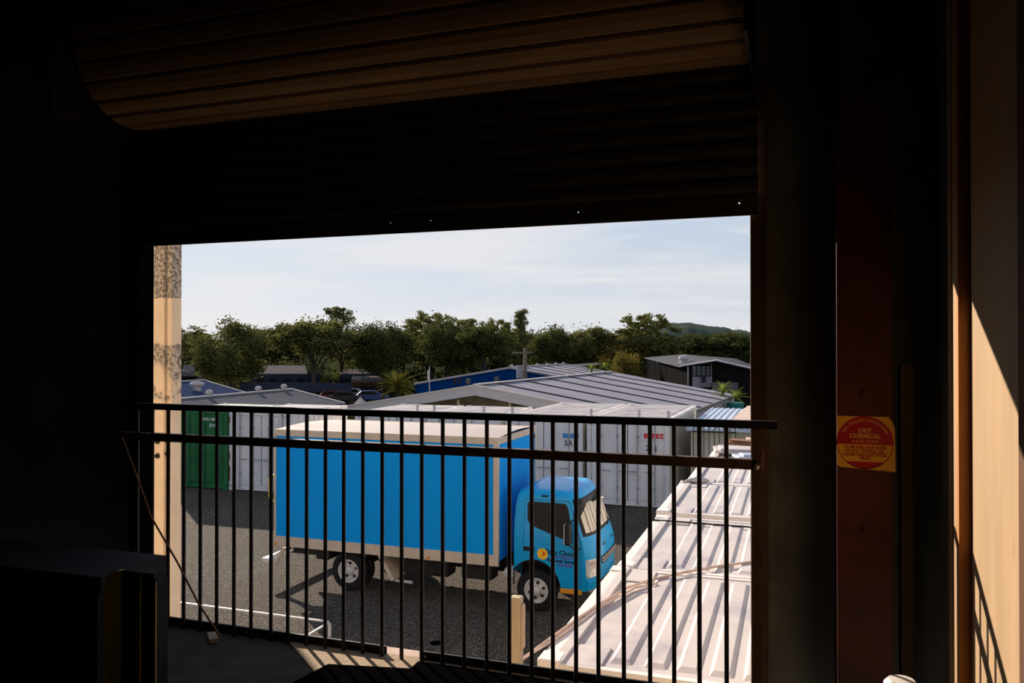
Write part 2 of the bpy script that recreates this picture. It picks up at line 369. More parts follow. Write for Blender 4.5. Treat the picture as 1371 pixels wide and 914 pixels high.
struct(MB().box(0.504,0.70,-7,YW,FZ-0.25,8.4), 'wall_right', M['dark_wall'])
# unseen wall added beside the cream pillar to keep sun off the floor
struct(MB().box(-6.1,-4.96,5.5,5.60,0,7.2), 'sun_block_wall', M['cream_wall'])

# ply lining and studs on the right wall
tag(MB().box(0.475,0.50,1.955,2.545,FZ,7.6).build('plywood_panel', M['ply'], bevel=0.002),
    'pale knotty plywood sheet lining the right wall, lit by the low sun', 'panel')
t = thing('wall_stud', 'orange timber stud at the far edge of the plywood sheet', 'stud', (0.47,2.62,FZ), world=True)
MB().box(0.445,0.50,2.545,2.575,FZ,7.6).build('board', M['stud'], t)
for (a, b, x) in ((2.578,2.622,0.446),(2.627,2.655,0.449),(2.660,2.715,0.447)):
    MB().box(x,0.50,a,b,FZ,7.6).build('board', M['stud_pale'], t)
tag(MB().box(0.452,0.50,1.80,1.95,FZ,7.6).build('wall_stud', M['stud_shaded'], bevel=0.003), 'shade-darkened timber stud at the near edge of the plywood sheet', 'stud')

# red steel column
t = thing('steel_column', 'dark red steel column carrying the dry chemical sign', 'column', (0.230,3.0,FZ), world=True)
MB().box(0.1455,0.3155,2.90,2.914,FZ,8.2).build('flange', M['red_steel'], t, bevel=0.001)
MB().box(0.224,0.237,2.914,3.08,FZ,8.2).build('web', M['red_steel'], t)
MB().box(0.1455,0.3155,3.08,3.094,FZ,8.2).build('flange', M['red_steel'], t, bevel=0.001)
for z in (4.07, 4.52):
    MB().ring((0.230,2.90,z),(0,-1,0),[(0.014,0),(0.014,0.006),(0.007,0.007),(0.007,0.014),(0,0.015)],10).build('bolt', M['red_steel'], t)
tag(MB().box(0.340,0.378,2.91,2.98,FZ,4.615).build('timber_batten', M['batten'], bevel=0.003), 'narrow brown timber batten standing beside the red steel column', 'batten')

# sign on the column
def sign():
    s = thing('chemical_sign', 'yellow square sticker with red disc reading DRY CHEMICAL on the red column', 'sign', (0.229,2.849,4.36), world=True)
    cx, cz, y = 0.2275, 4.361, 2.848
    pl = [(0.143,4.446),(0.300,4.4455),(0.303,4.436),(0.309,4.432),(0.312,4.418),(0.316,4.415),(0.318,4.27),(0.152,4.279),(0.143,4.287)]
    MB().slab([(a,y,b) for a,b in pl],(0,-0.0008,0)).build('backing', M['sign_yellow'], s)
    r = 0.0855
    def seg(z0, z1, off, name, m, rr=r):
        a0 = math.asin(max(-1,min(1,(z0-cz)/rr))); a1 = math.asin(max(-1,min(1,(z1-cz)/rr))); n = 24
        pts = [(cx+rr*math.cos(a0+(a1-a0)*i/n), cz+rr*math.sin(a0+(a1-a0)*i/n)) for i in range(n+1)]
        pts += [(2*cx-u, v) for u,v in reversed(pts)]
        clean = []
        for p in pts:
            if not clean or (abs(p[0]-clean[-1][0])+abs(p[1]-clean[-1][1])) > 1e-5: clean.append(p)
        if (abs(clean[0][0]-clean[-1][0])+abs(clean[0][1]-clean[-1][1])) < 1e-5: clean.pop()
        MB().slab([(a,y-off,b) for a,b in clean],(0,-0.0005,0)).build(name, m, s)
    seg(cz-0.006, cz+r, 0.001, 'red_cap', M['sign_red'])
    seg(cz-r, cz-0.062, 0.001, 'red_base', M['sign_red'])
    ri = MB(); n = 40
    for i in range(n):
        a, b = PI+PI*i/n, PI+PI*(i+1)/n
        ri.slab([(cx+q*math.cos(g),y-0.001,cz+q*math.sin(g)) for q,g in ((r,a),(r,b),(r-0.0028,b),(r-0.0028,a))],(0,-0.0005,0))
    ri.build('ring_line', M['sign_red'], s)
    def line(txt, size, z, m, bold=0.0006, wmax=None, x=cx):
        vs, fs = text_geo(txt, size, 'CENTER', bold)
        k = 1.0
        if wmax:
            ww = max(v[0] for v in vs)-min(v[0] for v in vs); k = wmax/ww
        MB().add([(x+v[0]*k, y-0.0022, z+v[1]) for v in vs], fs).build('lettering', m, s)
    line('DRY', 0.020, cz+0.038, M['sign_pale'], 0.0010)
    line('CHEMICAL', 0.020, cz+0.0205, M['sign_pale'], 0.0010, 0.094)
    line('A.B.(E) CLASS', 0.0125, cz+0.004, M['sign_pale'], 0.0003, 0.080)
    for i,(tx,wd) in enumerate((('TO BE USED FOR PAPER',0.128),('WOOD, TEXTILE, OIL,',0.118),('LIQUID AND ELECTRICAL',0.132),('FIRES',0.034))):
        line(tx, 0.0135, cz-0.016-0.0118*i, M['sign_red'], 0.0004, wd)
    arc = 'THIS COLOURED EXTINGUISHER'; mb = MB(); n = len(arc)
    for i,ch in enumerate(arc):
        if ch == ' ': continue
        a = R(152 - 124*i/(n-1)); vs, fs = text_geo(ch, 0.0125, 'CENTER', 0.0003); rr = 0.0725
        ca, sa = math.cos(a-PI/2), math.sin(a-PI/2)
        mb.add([(cx+rr*math.cos(a)+v[0]*ca-v[1]*sa, y-0.0022, cz+rr*math.sin(a)+v[0]*sa+v[1]*ca) for v in vs], fs)
    mb.build('lettering', M['sign_pale'], s)
    k = 2.9/2.85; s.location = (0.229*k, 2.849*k, ZC+(4.36-ZC)*k); s.scale = (k,k,k)
sign()

# roller shutter: hanging curtain, rolled drum, guides
def shutter():
    s = thing('roller_shutter', 'rolled-up ribbed roller shutter hanging over the doorway', 'shutter', (-1.55,3.15,5.16), world=True)
    holes = [(-1.656,5.216),(-1.463,5.212),(-0.809,5.215),(-0.182,5.223)]
    x0, x1, y = XL-0.04, XR+0.03, 3.15
    mb = MB(); h = 0.0035; zc = 5.216; edges = [x0] + [e for hx,_ in holes for e in (hx-h,hx+h)] + [x1]
    mb.box(x0,x1,y,y+0.012,5.168,zc-h).box(x0,x1,y,y+0.012,zc+h,5.245)
    for a,b in zip(edges[0::2],edges[1::2]): mb.box(a,b,y,y+0.012,zc-h,zc+h)
    mb.build('bottom_rail', M['shutter'], s)
    z = 5.246
    while z < 6.05:
        prof = [(0,0),(-0.006,0.010),(-0.016,0.025),(-0.016,0.050),(-0.006,0.066),(0,0.073),(0.004,0.073),(-0.002,0.066),(-0.012,0.050),(-0.012,0.025),(-0.002,0.010),(0.004,0)]
        MB().prism([(y+0.006+a,z+b) for a,b in prof],'x',x0,x1).build('slat', M['shutter'], s)
        z += 0.0725
    cy, cz, r = 2.84, 5.955, 0.30; n = 22; prof = []
    for i in range(n):
        for fr, dr in ((0.0,-0.014),(0.06,-0.004),(0.14,0.002),(0.5,0.004),(0.86,0.002),(0.94,-0.004)):
            a = 2*PI*(i+fr)/n + 0.06; prof.append((cy+(r+dr)*math.cos(a), cz+(r+dr)*math.sin(a)))
    MB().prism(prof,'x',-2.80,-0.135).build('drum', M['drum'], s)
    for xx in (-2.82,-0.128):
        MB().prism([(2.45,5.60),(3.2,5.60),(3.2,6.4),(2.45,6.4)],'x',xx,xx+0.01).build('end_bracket', M['black_steel'], s)
    for a,b in ((XL-0.055,XL+0.004),(XR,XR+0.06)):
        MB().box(a,b,3.174 if a > -2 else 3.135,3.20 if a > -2 else 3.236,FZ,5.7).build('guide_rail', M['rubber_mat'] if a < -2 else M['brown_steel'], s, bevel=0.003)
shutter()

# railing gate
def gate():
    g = thing('railing_gate', 'black steel bar gate across the doorway', 'gate', (-1.5,3.05,FZ), world=True)
    MB().box(-3.04,-0.045,3.035,3.066,4.376,4.405).build('top_rail', M['black_steel'], g, bevel=0.002)
    MB().box(-3.04,-0.115,3.032,3.068,4.228,4.265).build('middle_rail', M['brown_steel'], g, bevel=0.002)
    xs = [-2.95,-2.86,-2.766,-2.675,-2.581,-2.489,-2.394,-2.301,-2.195,-2.107,-2.011,-1.916,-1.825,-1.732,-1.639,-1.547,-1.454,-1.359,-1.262,-1.164,-1.067,-0.973,-0.886,-0.792,-0.703,-0.604,-0.504,-0.414,-0.321,-0.224]
    b0 = None
    for x in xs:
        if b0 is None:
            b0 = MB().cyl((0,0,FZ),(0,0,4.40),0.0086,n=12).build('bar', M['black_steel'], None, smooth=True); o = b0
        else:
            o = b0.copy(); COL.objects.link(o)
        o.parent = g; o.location = Vector((x,3.05,0)) - Vector(g.location)
    MB().box(-0.135,-0.100,3.032,3.068,FZ,4.376).build('end_post', M['brown_steel'], g, bevel=0.002)
    for (a,b) in ((-2.96,-1.632),(-1.475,-0.14)):
        p = MB().box(a,b,3.072,3.082,FZ,3.397).build('kick_plate', M['black_steel'], g)
        for x in ([a+0.25,a+0.62,b-0.018] if a < -2 else [a+0.03,a+0.5,a+1.0]):
            bo = MB().ring((x,3.072,3.378),(0,-1,0),[(0.005,0),(0.005,0.004),(0,0.005)],8).build('bolt', M['steel'], None, off=g.location)
            bo.parent = p
    MB().tube([(-0.11,3.03,4.235),(-0.095,3.015,4.235),(-0.095,3.0,4.24),(-0.093,3.0,4.295),(-0.085,3.0,4.302),(-0.045,3.0,4.304)],0.0025,6).build('latch_rod', M['rope'], g)
    MB().ring((-0.042,3.0,4.304),(1,0,0),[(0.0,0),(0.005,0.001),(0.005,0.007),(0,0.008)],10).build('latch_knob', M['steel'], g)
    MB().ring((-0.117,3.03,4.240),(0,-1,0),[(0.011,0),(0.011,0.008),(0,0.012)],10).build('latch_pivot', M['steel'], g)
gate()
# sun patch put into the floor colour; lit concrete kerb outside the gate
struct(MB().slab([(-2.14,3.09,FZ),(-1.80,2.80,FZ),(XR,2.80,FZ),(XR,3.09,FZ)],(0,0,0.003)), 'sun_patch', M['sunlit_floor'])
struct(MB().box(XL,XR,3.09,3.162,FZ-0.25,FZ), 'trim_1', M['pink_conc'])
tag(MB().tube([(-2.989,2.995,4.245),(-2.90,2.992,4.07),(-2.812,2.99,3.886),(-2.72,2.99,3.765),(-2.661,2.99,3.689),(-2.595,2.99,3.59),(-2.535,2.99,3.503),(-2.47,2.99,3.43),(-2.42,2.99,3.375)],0.0045,8)
    .build('hanging_rope', M['rope'], smooth=True), 'thin brown cord hanging slantwise across the left end of the gate', 'cord')
mt = MB().slab([(-1.83,2.70,FZ+0.003),(-1.801,2.889,FZ+0.003),(-1.46,2.959,FZ+0.003),(-1.464,3.036,FZ+0.003),(-0.16,3.036,FZ+0.003),(0.30,2.70,FZ+0.003),(0.30,1.2,FZ+0.003),(-1.83,1.2,FZ+0.003)],(0,0,0.006)).build('rubber_mat', M['rubber_mat'])
tag(mt, 'black rubber floor mat inside the gate', 'mat')
tag(MB().slab([(-2.50,3.0,FZ+0.001),(-2.43,2.93,FZ+0.001),(-2.40,2.955,FZ+0.001),(-2.47,3.02,FZ+0.001)],(0,0,0.02)).build('wood_offcut', M['timber']), 'small pale wood offcut on the floor where the brown cord ends', 'offcut')

# dark bench with boards at the lower left
b = thing('timber_bench', 'dark timber bench with upright boards in the lower left corner', 'bench', (-2.7,2.45,FZ), world=True)
MB().box(-3.9,-2.50,2.40,2.75,3.725,3.79).build('bench_top', M['box_dark'], b, bevel=0.004)
for x in (-2.952,-2.612):
    MB().box(x,x+0.095,2.405,2.44,FZ,3.725).build('upright_board', M['box_dark'], b)
MB().box(-3.9,-2.50,2.45,2.74,FZ,3.724).build('body', M['box_dark'], b)
hd = thing('timber_headboard', 'brown board with a rounded top corner beside the dark bench', 'board', (-2.36,2.42,FZ), world=True)
pts = [(-2.482,FZ),(-2.391,FZ),(-2.391,3.825)] + [(-2.391-0.091*math.sin(a), 3.765+0.06*math.cos(a)) for a in (0.3,0.7,1.1,1.57)]
MB().prism(pts,'y',2.40,2.425).build('brown_face', M['box_wood'], hd)
pts = [(-2.391,FZ),(-2.232,FZ),(-2.232,3.80),(-2.245,3.828),(-2.391,3.828)]
MB().prism(pts,'y',2.398,2.46).build('black_side', M['box_dark'], hd)
MB().box(-2.305,-2.300,2.3955,2.3985,FZ,3.82).build('edge_strip', M['box_wood'], hd)
MB().box(-2.234,-2.229,2.3955,2.4,FZ,3.80).build('edge_strip', M['box_wood'], hd)

# white drum at the foot of the column
d = thing('plastic_drum', 'white plastic drum top by the foot of the red column', 'drum', (0.29,2.5,FZ), world=True)
MB().ring((0.292,2.5,FZ),(0,0,1),[(0.046,0),(0.048,0.02),(0.048,0.34),(0.046,0.365),(0.034,0.378),(0.0,0.380)],24).build('body', M['white_plastic'], d, smooth=True)
MB().tube([(0.246,2.47,3.725),(0.262,2.452,3.735),(0.29,2.446,3.732),(0.318,2.455,3.715),(0.335,2.48,3.695)],0.0022,6).build('wire_handle', M['black_steel'], d)

# ------------------------------------------------------------------ ground
gm = MB(); xs = [-400,-120,-60,-30,0,30,80,400]
rows = [(3.10,0),(32,0),(38,-2),(85,-2)]
gm.add([(x,y,z) for (y,z) in rows for x in xs], [(j*len(xs)+i, j*len(xs)+i+1, (j+1)*len(xs)+i+1, (j+1)*len(xs)+i) for j in range(len(rows)-1) for i in range(len(xs)-1)])
struct(gm, 'ground', M['gravel'])
struct(MB().quad((-1500,85,-2),(900,85,-2),(900,1800,-2),(-1500,1800,-2)), 'ground_far', M['grass'])

# cream pillar outside
p = thing('cream_pillar', 'cream pillar with peeling grey paint outside the left of the doorway', 'pillar', (-4.98,5.5,0))
p.rotation_euler = (0,0,0)
def pil(x0,x1,y0,y1,nm):
    o = MB().box(x0,x1,y0,y1,0,7.2).build(nm, M['peel'], None, bevel=0.004); o.parent = p; o.location = (4.98,-5.5,0); return o
pil(-5.10,-4.912,5.36,5.50,'column_face'); pil(-4.906,-4.855,5.385,5.50,'corner_strip')
bl = MB()
for (x,z) in ((-4.97,3.89),(-4.97,3.77),(-4.885,3.90),(-4.885,3.79)):
    MB().ring((x,5.36 if x<-4.93 else 5.385,z),(0,-1,0),[(0.022,0),(0.022,0.012),(0.012,0.018),(0.012,0.03),(0,0.031)],10).build('bolt', M['chassis'], p, off=p.location)

# ------------------------------------------------------------------ shipping containers
def corr(mb, axis, a0, a1, base, z0, z1, sgn, pitch=0.28, dep=0.036):
    "trapezoid corrugated sheet along an axis at a base coordinate"
    n = int((a1-a0)/pitch); pitch = (a1-a0)/n; pr = []
    for i in range(n):
        s = a0+i*pitch
        pr += [(s,0),(s+0.30*pitch,0),(s+0.48*pitch,1),(s+0.82*pitch,1)]
    pr.append((a1,0))
    vs = []
    for z in (z0,z1):
        for s,k in pr:
            q = base - sgn*dep*k
            vs.append((s,q,z) if axis == 'x' else (q,s,z))
    m = len(pr); mb.add(vs, [(i,i+1,m+i+1,m+i) for i in range(m-1)])
CC = {}
def container_proto(key, L_, m_body, m_side, m_roof, m_door, W=2.44, H=2.59, detail=True):
    t = thing('shipping_container', '', 'container')
    h = W/2
    fr = MB()
    for x in (-h, h-0.12): fr.box(x,x+0.12,0.0,0.11,0,H).box(x,x+0.12,L_-0.11,L_,0,H)
    fr.box(-h,h,0,0.09,H-0.13,H-0.004).box(-h,h,0,0.09,0.03,0.18).box(-h,h,L_-0.09,L_,H-0.10,H-0.004).box(-h,h,L_-0.09,L_,0.03,0.16)
    for x in (-h, h-0.06): fr.box(x,x+0.06,0.1,L_-0.1,H-0.085,H-0.012).box(x,x+0.06,0.1,L_-0.1,0.04,0.17)
    fr.build('frame', m_body, t, bevel=0.006)
    for x in (-h-0.004, h-0.174):
        for y in (-0.004, L_-0.158):
            for z in (0, H-0.118):
                MB().box(x,x+0.178,y,y+0.162,z,z+0.125).build('corner_casting', m_body, t, bevel=0.012)
    for sg in (-1,1):
        mb = MB(); corr(mb,'y',0.11,L_-0.11,sg*(h-0.012),0.16,H-0.08,sg); mb.build('side_panel', m_side, t)
    mb = MB(); corr(mb,'x',-h+0.12,h-0.12,L_-0.012,0.16,H-0.08,1); mb.build('end_panel', m_side, t)
    MB().box(-h+0.05,h-0.05,0.05,L_-0.05,0.10,0.16).build('floor_deck', m_side, t)
    rf = MB().box(-h+0.05,h-0.05,0.05,L_-0.05,H-0.05,H-0.022)
    n = int((L_-0.75)/0.21)
    for i in range(n):
        y = 0.47 + 0.21*i + (0 if i else -0.02); e = h-0.15; y1 = y+0.15
        zb, zt = H-0.0225, H-0.004
        rf.add([(-e,y,zb),(e,y,zb),(e,y1,zb),(-e,y1,zb),(-e+0.06,y+0.022,zt),(e-0.06,y+0.022,zt),(e-0.06,y1-0.022,zt),(-e+0.06,y1-0.022,zt)],
               [(0,1,5,4),(1,2,6,5),(2,3,7,6),(3,0,4,7),(4,5,6,7)])
    for x in (-h+0.02, h-0.40):
        rf.box(x,x+0.38,0.16,0.42,H-0.022,H-0.010)
    rf.box(-h+0.02,h-0.02,0.09,0.17,H-0.03,H+0.004)
    rf.build('roof_panel', m_roof, t, bevel=0.008)
    for sg in (-1,1):
        x0, x1 = (-h+0.125,-0.012) if sg < 0 else (0.012,h-0.125)
        y = 0.035
        dr = MB().box(x0,x1,y,y+0.03,0.19,H-0.14)
        wd = (x1-x0)
        # pressed vertical panels and horizontal seams
        for k in range(3):
            a = x0+0.03+k*(wd-0.06)/3; bq = a+(wd-0.06)/3-0.045
            for (za,zb) in ((0.24,0.86),(0.90,1.62),(1.66,H-0.19)): dr.box(a,bq,y-0.014,y+0.001,za,zb)
        do = dr.build('door', m_door, t, bevel=0.005)
        MB().box(x0-0.008,x0,y-0.004,y+0.01,0.19,H-0.14).build('gasket', M['gasket'], do)
        for k in (0.27,0.74):
            x = x0+wd*k
            br = MB().cyl((x,y-0.045,0.10),(x,y-0.045,H-0.06),0.017,n=8)
            for z in (0.12,0.55,1.55,2.05,H-0.10): br.box(x-0.035,x+0.035,y-0.06,y-0.01,z-0.035,z+0.035)
            br.build('locking_bar', M['grey_metal'] if key != 'green' else m_door, do)
            MB().box(x-0.02,x+0.30*(-sg),y-0.066,y-0.052,1.02,1.05).build('handle', M['grey_metal'] if key != 'green' else m_door, do)
        xh = x0-0.02 if sg < 0 else x1-0.02
        for z in (0.35,0.95,1.65,2.25): MB().box(xh,xh+0.04,y-0.02,y+0.01,z,z+0.12).build('hinge', m_body, do)
    return t
def place(proto, first, loc, rz, label, tilt=0.0, group='shipping containers in the yard'):
    o = proto if first else copy_tree(proto)
    o.location = loc; o.rotation_euler = (0,0,rz); o['label'] = label; o['group'] = group
    return o
pw6 = container_proto('w6', 6.06, M['cont_white'], M['cont_cream'], M['cont_roof'], M['cont_white'])
rowY = [6.36, 8.83, 11.53, 13.96]
rowL = ['white container roof nearest the gate, with a brown rope lying across it',
        'second white container roof from the gate, with a thin cable over it',
        'white container roof just beyond the dark gap in the row',
        'white container roof in the row right of the truck, farthest behind the clear ribs']
for i,(y,lb) in enumerate(zip(rowY,rowL)):
    o = place(pw6, i == 0, (-1.60 + (0.0,0.03,-0.02,0.05)[i], y, 0.0), R(-90), lb)
c5 = place(pw6, False, (-1.50,16.45,-0.02), R(-90), 'rusty white container roof at the far end of the row, before the black bar fence')
cA = place(pw6, False, (-4.54,23.45,0.0), R(-1), 'white container with a red mark and the number 711 behind the truck cab')
cB = place(pw6, False, (-7.10,23.40,0.0), R(-1), 'white container with a small blue mark between truck box and cab')
pw3 = container_proto('w3', 3.4, M['cont_white'], M['cont_white'], M['cont_roof'], M['cont_white'])
cC = place(pw3, True, (-9.70,23.3,0.0), R(0), 'white container mostly hidden behind the front half of the truck box')
cD = place(pw3, False, (-12.25,23.2,0.0), R(0), 'white container mostly hidden behind the rear half of the truck box')
cE = place(pw3, False, (-16.20,21.95,0.0), R(1), 'scuffed white container with rusty edges beside the green container')
pg = container_proto('green', 3.0, M['cont_green'], M['cont_green'], M['cont_cream'], M['cont_green'])
cG = place(pg, True, (-18.66,21.85,0.0), R(1), 'green container with small white lettering at the left')
def mark(parent, txt, size, x, z, m, y=-0.02, bold=0.003):
    vs, fs = text_geo(txt, size, 'CENTER', bold)
    MB().add([(x+v[0], y, z+v[1]) for v in vs], fs).build('lettering', m, parent, off=(0,0,0))
def patch(parent, x0,x1,z0,z1,m,name='mark',y=-0.016):
    MB().box(x0,x1,y,y+0.004,z0,z1).build(name, m, parent, off=(0,0,0))
for (a,b) in ((0.50,0.60),(0.62,0.80),(0.83,0.92)): patch(cA,a,b,2.03,2.17,M['mark_red'])
patch(cA,0.95,1.06,2.03,2.08,M['mark_red']); patch(cA,0.95,1.06,2.11,2.17,M['mark_red'])
mark(cA,'711',0.24,0.72,1.72,M['ink_dark']); 
patch(cA,-1.15,-1.05,2.38,2.50,M['rust'],'rust_patch',-0.01)
patch(cB,0.62,0.98,1.96,2.09,M['mark_blue']); patch(cB,1.03,1.12,1.94,2.10,M['mark_blue'])
mark(cB,'SA',0.22,0.80,1.80,M['ink_dark'])
mark(cG,'SEGU 2003',0.13,0.55,2.30,M['mark_white']); mark(cG,'2210',0.14,0.66,2.10,M['mark_white'])
for z,hh in ((0.3,0.5),(1.0,0.25),(2.2,0.2)): patch(cE,-1.215,-1.17,z,z+hh,M['rust'],'rust_patch',-0.006)
for (cc,xx) in ((cA,1.16),(cA,-1.16),(cB,-1.1),(cC,-1.1),(cC,0.6),(cD,0.9),(cA,0.3)):
    MB().box(xx-0.035,xx+0.035,0.25,0.32,2.56,2.56+0.26).build('stub_post', M['flash'], cc, off=(0,0,0))
# ropes lying over the row
tag(MB().tube([(-1.70,5.05,2.597),(-1.627,5.505,2.597),(-1.552,5.953,2.597),(-1.472,6.362,2.597),(-1.335,6.908,2.597),(-1.198,7.171,2.597),(-0.994,7.47,2.597),(-0.66,7.856,2.597),(-0.345,8.137,2.597),(0.1,8.5,2.597),(0.6,8.9,2.597)],0.012,6)
    .build('tie_rope', M['rope_pale'], smooth=True), 'brown rope lying slantwise over the two nearest container roofs', 'rope')
tag(MB().tube([(-1.72,5.02,2.597),(-1.60,5.46,2.597),(-1.50,5.93,2.597),(-1.44,6.33,2.597),(-1.27,6.93,2.597),(-1.11,7.12,2.597)],0.009,6)
    .build('tie_rope', M['rope_pale'], smooth=True), 'shorter second rope beside the brown rope on the nearest container roof', 'rope')
tag(MB().tube([(-1.62,9.72,2.597),(-0.9,9.70,2.597),(-0.3,9.69,2.597),(0.6,9.66,2.597)],0.011,6).build('black_cable', M['chassis'], smooth=True),
    'thin dark cable across the second container roof beside the gap', 'cable')
mb = MB()
for k in range(6): mb.tube([(-1.58+0.03*k,12.58+0.05*k,2.60),(-1.48+0.03*k,12.62+0.05*k,2.63+0.01*(k%2)),(-1.30+0.02*k,12.66+0.03*k,2.60)],0.020,6)
tag(mb.build('strap_bundle', M['cont_roof'], smooth=True), 'bundle of pale straps at the corner of the third container roof', 'strap')
# loose boards and junk at the far end of the row
for i,(x0,x1,y0,y1,z,rz,m,lb) in enumerate(((-1.45,-0.2,16.2,16.9,2.60,0.15,'cont_roof','pale loose sheet lying on the rusty container at the end of the row'),
        (-1.3,0.1,17.3,17.7,2.63,-0.2,'rust','brown plank lying across the rusty container roof'),
        (-1.0,-0.3,15.4,15.8,2.61,0.4,'cont_blue','bluish sheet scrap on the container before the rusty one'),
        (-0.9,-0.1,17.75,18.2,2.66,0.1,'rope_pale','pinkish board pile on the far edge of the rusty container'))):
    cxm, cym = (x0+x1)/2, (y0+y1)/2
    o = MB().box(x0-cxm,x1-cxm,y0-cym,y1-cym,0,0.05).box(x0-cxm+0.1,x1-cxm-0.2,y0-cym+0.05,y1-cym-0.1,0.05,0.09).build('loose_board', M[m], bevel=0.008)
    o.location = (cxm,cym,z); o.rotation_euler = (0.02,0.03,rz); tag(o,lb,'board')

# black bar fence and blue-roofed container beyond the row
f = thing('bar_fence', 'black vertical bar fence between the container row and the white containers', 'fence', (-1.8,18.9,0), world=True)
MB().box(-2.15,-1.16,18.88,18.92,2.72,2.76).build('fence_rail', M['black_steel'], f); MB().box(-2.15,-1.16,18.88,18.92,0.25,0.29).build('fence_rail', M['black_steel'], f)
for k in range(9): MB().box(-2.13+0.117*k,-2.113+0.117*k,18.885,18.915,0,2.95).build('fence_bar', M['black_steel'], f)
sh = thing('site_cabin', 'low cabin with pale blue ribbed metal roof beyond the container row', 'cabin', (-2.1,24,0), world=True)
MB().box(-2.85,0.4,24.7,31.8,0,2.2).build('cabin_wall', M['cont_cream'], sh)
rf = MB().box(-2.95,0.5,24.3,32.4,2.2,2.30)
MB().box(-2.95,0.5,24.3,32.4,2.2,2.29).build('roof_sheet', M['cont_blue'], sh)
for k in range(17): MB().prism([(-2.93+0.2*k,2.288),(-2.91+0.2*k,2.320),(-2.86+0.2*k,2.320),(-2.84+0.2*k,2.288)],'y',24.3,32.4).build('roof_rib', M['cont_blue'], sh)
tag(MB().slab([(-1.75,24.4,2.36),(-1.15,24.4,2.36),(-0.9,31.8,2.36),(-1.55,31.8,2.36)],(0,0,0.10)).build('rusted_sheet', M['rope_pale']), 'pinkish weathered sheet lying along the blue ribbed roof', 'sheet')

# timber post by the nearest container corner, white frame on the ground
pk = thing('timber_post', 'short cream timber post standing by the nearest container corner', 'post', (-1.66,4.9,0), world=True)
MB().box(-1.70,-1.628,4.86,4.93,0,3.075).build('post', M['timber'], pk, bevel=0.006)
MB().box(-1.628,-1.612,4.87,4.92,2.75,3.03).build('cleat', M['timber'], pk, bevel=0.004)
fr = thing('metal_frame', 'white angle iron frame lying on the gravel left of the truck', 'frame', (-9,11.3,0), world=True)
a0, a1, y0, y1 = -11.6,-7.03,9.9,11.37
for (x0,x1,ya,yb,za,zb,nm) in ((a0,a1,y1-0.03,y1,0.225,0.25,'long_rail'),(a1-0.03,a1,y0,y1,0.225,0.25,'short_rail'),(a0,a1,y0,y0+0.03,0.225,0.25,'long_rail'),
    (a1-0.04,a1,y1-0.04,y1,0,0.25,'leg'),(a1-0.04,a1,y0,y0+0.04,0,0.25,'leg'),(a0,a0+0.04,y1-0.04,y1,0,0.25,'leg'),(a0,a0+0.04,y0,y0+0.04,0,0.25,'leg'),(a0,a0+0.03,y0,y1,0.225,0.25,'short_rail')):
    MB().box(x0,x1,ya,yb,za,zb).build(nm, M['white_paint'], fr)

tag(MB().ring((-5.30,11.65,0),(0,0,1),[(0.10,0),(0.10,0.008),(0.09,0.012),(0.03,0.012),(0,0.010)],18).build('dark_spot', M['rubber_mat'], smooth=True), 'small black spot on the gravel in front of the truck', 'spot')  # flat black disc for a small dark spot on the gravel
